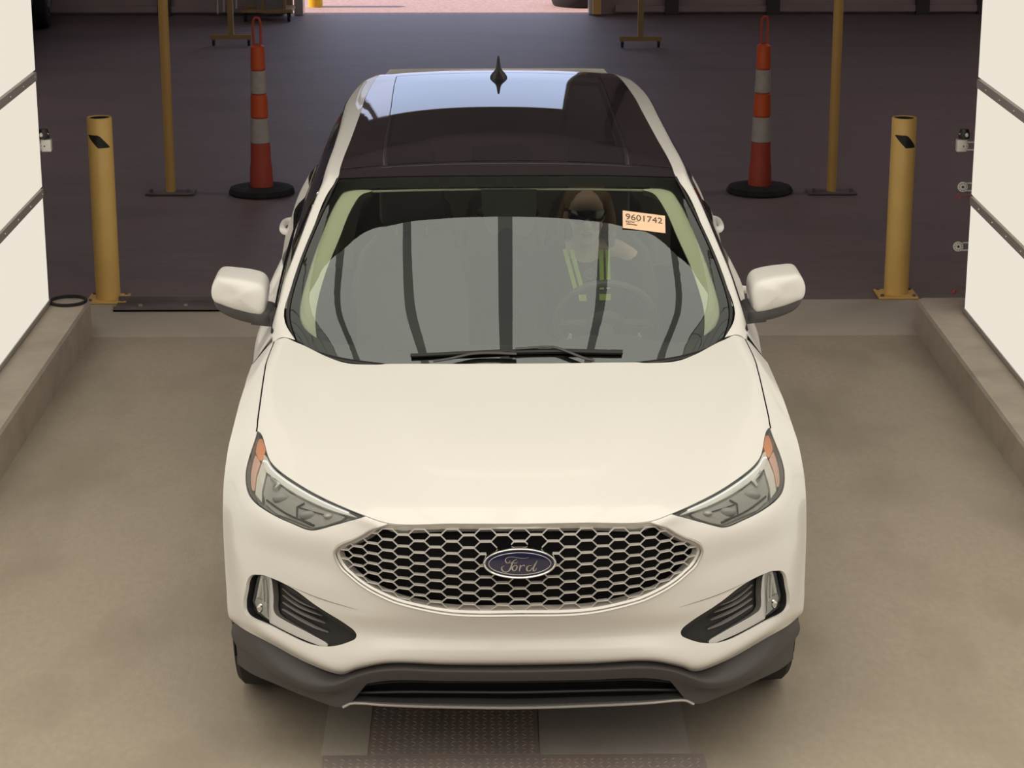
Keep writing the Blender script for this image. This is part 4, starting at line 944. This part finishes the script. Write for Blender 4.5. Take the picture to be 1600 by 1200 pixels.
# traffic cones
def cone(x, y, rz, lab):
    b = empty('traffic_cone', (x,y,0), rz); tag(b, lab, 'traffic cone', 'striped traffic channelizer cones')
    G().loft([[(r*math.cos(math.pi*(2*k+1)/16), r*math.sin(math.pi*(2*k+1)/16), z) for k in range(16)] for r, z in ((.232,0),(.236,.012),(.222,.040),(.12,.055),(.105,.050))]).build('base', M['rubber'], b, sharp=30)
    rad = lambda z: .078-.031*(z-.04)/1.0
    st = [(.045,.36,'orangedk'),(.36,.535,'conewhite'),(.545,.70,'orange'),(.71,.868,'conewhite'),(.878,1.040,'orange')]
    for z0, z1, m in st:
        r0, r1 = rad(z0), rad(z1)
        pr = [(r0-.004,z0),(r0,z0+.004),(r1,z1-.004),(r1-.004,z1)] if m != 'orangedk' else [(r0+.004,z0),(r0+.001,.18),(rad(.2)+.002,.20),(rad(.22),.215),(r1,z1)]
        if z1 > 1: pr = pr[:-1]+[(r1-.004,z1),(r1-.02,z1+.008),(.012,z1+.012)]
        o = G().lathe(pr, n=32, cap=False).build('sleeve' if m != 'conewhite' else 'reflective_band', M[m], b)
        o['label'] = {'orange':'bright orange sleeve','orangedk':'faded red-orange lower sleeve','conewhite':'white reflective band'}[m]
    G().lathe([(rad(z)-.005, z) for z in (.04,.5,1.03)], n=24).build('core', M['orangedk'], b)
    G().tube([tuple(p) for p in spline([(-.024,0,1.05),(-.026,0,1.12),(-.026,0,1.20),(-.014,0,1.232),(.014,0,1.232),(.026,0,1.20),(.026,0,1.12),(.024,0,1.05)], 5, closed=False)], .0095, 10, up=(0,1,0)).build('loop_handle', M['orangedk'], b)
    return b
cone(-1.695, 9.36, .1, 'orange and white striped cone standing left of the car'); cone(1.838, 9.37, .5, 'orange and white striped cone standing right of the car')
# black ring lying on the left curb end
rg = G().tube([(-2.362+.095*math.cos(a), 5.455+.100*math.sin(a), .209) for a in np.linspace(0, 2*math.pi, 48, endpoint=False)], .009, 10, closed=True).build('rubber_ring', M['rubber'], None); tag(rg, 'black rubber ring lying on the left curb end', 'ring')
# slotted brackets and sensors at the end of the light walls
def bracket(x, y, z, s, sensor, lab, k=0):
    b = empty('bracket', (x,y,z)); tag(b, lab, 'bracket')
    g_ = G(); g_.box((0,-.004,-.024), (s*(.0725 if s < 0 else .0755),.004,-.017)).box((0,-.004,.017), (s*(.0725 if s < 0 else .0755),.004,.024)).box((-s*.004,-.004,-.024), (s*.022,.004,.024)); g_.build('slotted_arm', M['bracket'], b, smooth=False)
    g2 = G().lathe([(.027,-.006),(.027,.006)], (0,0,0), 24, axis='y'); g2.build('round_end', M['bracket'], b)
    g3 = G()
    for q in range(10): a = 2*math.pi*q/10; g3.ball((.019*math.cos(a), -.007, .019*math.sin(a)), .0028, 8)
    g3.ball((0,-.007,0), .007, 10); g3.build('bolt_circle', M['black'], b)
    if sensor:
        G().box((-s*.035,-.012,-.030), (s*.018,.03,.034), 0, .004).build('mount_block', M['bracket'], b)
        G().lathe([(.030,0),(.030,.025),(.022,.05)], (s*.004,.01,.040), 20).build('sensor_body', M['black'], b); G().ball((s*.012,-.022,.062), (.010,.008,.012), 12).build('sensor_lens', M['bracket'], b)
        G().tube([(s*.02,0,.03),(-s*.012,0,.052),(-s*.02,.0,.07)], .008, 8).build('swivel_joint', M['alum'], b)
def place(u): return u
bracket(-2.438, 5.45, 1.056, -1, True, 'white slotted bracket with small black sensor at the end of the left light wall')
bracket(2.435, 5.45, 1.046, 1, True, 'white slotted bracket with small black sensor, topmost at the end of the right light wall')
bracket(2.445, 5.45, .825, 1, False, 'plain white slotted bracket, middle one at the end of the right light wall')
bracket(2.439, 5.45, .499, 1, False, 'plain white slotted bracket, lowest at the end of the right light wall')
rp_ = G().box((2.510,5.42,.17), (2.555,5.49,3.2)).build('bracket_post', M['wallpost'], None, smooth=False); tag(rp_, 'dark upright post carrying the brackets beside the right light wall', 'post')
lp_ = G().box((-2.555,5.42,.195), (-2.510,5.49,3.2)).build('bracket_post', M['wallpost'], None, smooth=False); tag(lp_, 'dark upright post carrying the bracket beside the left light wall', 'post')
k1 = G().tube([(2.425+.013*math.cos(a), 5.44, .775+.013*math.sin(a)) for a in np.linspace(.6, 5.4, 14)], .004, 8).tube([(2.437,5.44,.775),(2.514,5.445,.775)], .004, 8).build('red_hook', M['red'], None); tag(k1, 'small red hook on the post below the middle right bracket', 'hook')
k2 = G().ball((2.428,5.44,.25), (.012,.010,.015), 12).tube([(2.435,5.44,.255),(2.47,5.44,.27),(2.514,5.445,.262)], .003, 8).build('safety_plug', M['red'], None); tag(k2, 'small red plug near the foot of the right light wall', 'plug')
# diamond plates in the floor
def plate(name, x0, x1, y0, y1, z, lab, pitch=.026):
    p = empty(name, ((x0+x1)/2, (y0+y1)/2, 0)); tag(p, lab, 'floor plate')
    w, d = (x1-x0)/2, (y1-y0)/2; G().box((-w,-d,-.002), (w,d,z)).build('sheet', M['plate'], p, smooth=False)
    g_ = G(); ny = int((y1-y0)/pitch)
    for j in range(ny):
        for i in range(int((x1-x0)/pitch)):
            cx, cy = -w+pitch*(i+.5), -d+pitch*(j+.5); a = math.radians(45 if (i+j) % 2 else -45); c, s_ = math.cos(a), math.sin(a)
            L_, W_2 = .0125, .0035
            g_.add([(cx+c*L_, cy+s_*L_, z), (cx-s_*W_2, cy+c*W_2, z), (cx-c*L_, cy-s_*L_, z), (cx+s_*W_2, cy-c*W_2, z), (cx, cy, z+.0028)], [(0,1,4),(1,2,4),(2,3,4),(3,0,4)])
    g_.build('raised_tread', M['plate'], p, smooth=False)['kind'] = 'stuff'
plate('diamond_plate', -.632, .603, -.70, .285, .004, 'wide rusty diamond-pattern steel plate at the bottom edge of the photo')
plate('diamond_plate', -.486, .068, .292, 1.25, .003, 'brown diamond-pattern steel plate reaching under the front of the car')
pc_ = G().box((.072,.292,-.003), (.56,1.25,.002)).build('floor_patch', M['patch'], None, smooth=False); tag(pc_, 'smooth grey patch slab beside the diamond plate under the car', 'slab')
pc_ = G().box((-.64,.292,-.003), (-.49,1.25,.0015)).build('floor_patch', M['apron'], None, smooth=False); tag(pc_, 'pale narrow concrete strip on the left of the diamond plate', 'slab')
# rolling stands far back
def stand(x, y, lab, w=.42):
    b = empty('rolling_stand', (x,y,0)); tag(b, lab, 'rolling stand', 'yellow rolling stands')
    G().box((-w/2,-.03,.07), (w/2,.03,.115)).build('base_bar', M['standpaint'], b, smooth=False); G().box((-.03,-.45,.07), (.03,.0,.115)).build('base_bar', M['standpaint'], b, smooth=False) if False else None
    G().box((-.028,-.028,.115), (.028,.028,2.4)).build('upright', M['standpaint'], b, smooth=False)
    for sx in (-1, 1):
        c = empty('caster', (sx*(w/2-.03),0,0)); c.parent = b
        G().lathe([(.028,-.012),(.028,.012)], (0,0,.028), 20, axis='x').build('caster_wheel', M['rubber'], c); G().box((-.016,-.012,.03), (.016,.012,.07)).build('caster_fork', M['steel'], c, smooth=False)
stand(-2.72, 16.85, 'yellow T-based rolling stand behind the left cone'); stand(1.468, 16.68, 'yellow T-based rolling stand behind the right cone', .43)
ct = empty('cart', (-2.45, 18.95, 0)); tag(ct, 'low yellow frame cart on casters beside the doorway', 'cart')
G().box((-.36,-.2,.10), (.20,.2,.135)).build('deck', M['standpaint'], ct, smooth=False); G().box((-.20,-.15,.135), (.10,.15,1.2)).build('cabinet', M['grey'], ct, smooth=False)
G().box((-.15,-.16,.135), (-.11,-.15,1.2)).box((.10,-.18,.135), (.13,-.15,1.2)).build('corner_rail', M['standpaint'], ct, smooth=False)
for x in (-.32, .16): G().lathe([(.045,-.015),(.045,.015)], (x,-.17,.045), 20, axis='x').box((x-.02,-.185,.05), (x+.02,-.155,.10)).build('caster', M['rubber'], ct)
for i, x in enumerate((-3.12,-3.05,-2.98,-2.91)):
    o = G().tube([(x+.05,19.1,1.5),(x+.015,19.12,.5),(x,19.14,.04+.02*i)], .010, 8).build('hose', M['bracket'], None); tag(o, 'thin white hose by the back wall left of the cart, %s' % ('leftmost','second from left','third from left','nearest the cart')[i], 'hose', 'white hoses by the back wall')
ob_ = G().lathe([(.085,0),(.085,1.05),(.07,1.09),(.0,1.10)], (-2.10,20.2,-.01), 28).build('bollard', mat('bright_yellow', (.85,.55,.02), .4), None); tag(ob_, 'bright yellow bollard outdoors beyond the doorway', 'bollard')
tr_ = G().lathe([(.20,0),(.34,.0),(.36,.05),(.36,.15),(.34,.20),(.20,.20),(.19,.1)], (1.02,20.35,-.005), 40, cap=False).build('old_tire', M['tire'], None); tag(tr_, 'black tire lying on the ground outside the doorway', 'tire')
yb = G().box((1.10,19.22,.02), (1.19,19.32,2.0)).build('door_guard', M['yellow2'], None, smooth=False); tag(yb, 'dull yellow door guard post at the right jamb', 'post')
# parked car at the far left
pcar = empty('parked_car', (-4.72, 15.30, 0), math.radians(4)); tag(pcar, 'parked grey car at the far left behind the light wall', 'car')
g_ = G(); sec = []
for y, w, z0, z1, zr in ((-.85,.70,.45,.75,.78),(-.80,.84,.32,.85,.88),(-.2,.90,.28,.95,.98),(.55,.91,.28,1.0,1.03),(1.1,.91,.28,1.02,1.42),(2.2,.91,.28,1.03,1.48),(3.0,.90,.30,1.03,1.40),(3.6,.86,.35,1.0,1.05),(3.8,.80,.45,.9,.92)):
    tw = w-.18 if zr > 1.2 else w-.06
    sec.append([(-.9+px, y, pz) for px, pz in ((-w+.05,z0),(-w,(z0+z1)/2),(-w+.04,z1),(-tw,zr),(tw,zr),(w-.04,z1),(w,(z0+z1)/2),(w-.05,z0))])
g_.loft(sec).build('body', M['grey'], pcar, sharp=40)
for y, x in ((.55,-.02),(3.0,-.02),(.55,-1.78),(3.0,-1.78)):
    w = empty('wheel', (x,y,.33)); w.parent = pcar
    G().lathe([(.20,-.10),(.32,-.10),(.335,-.06),(.335,.06),(.32,.10),(.20,.10)], n=36, axis='x').build('tire', M['tire'], w)
    g_ = G().lathe([(.205,.0),(.205,.104),(.19,.108),(.18,.09),(.0,.095)], n=36, axis='x', cap=False)
    for k in range(5): a = 2*math.pi*k/5; g_.tube([(.10,.03*math.cos(a),.03*math.sin(a)),(.108,.18*math.cos(a),.18*math.sin(a))], .025, 8)
    g_.build('rim', M['alloy'], w)
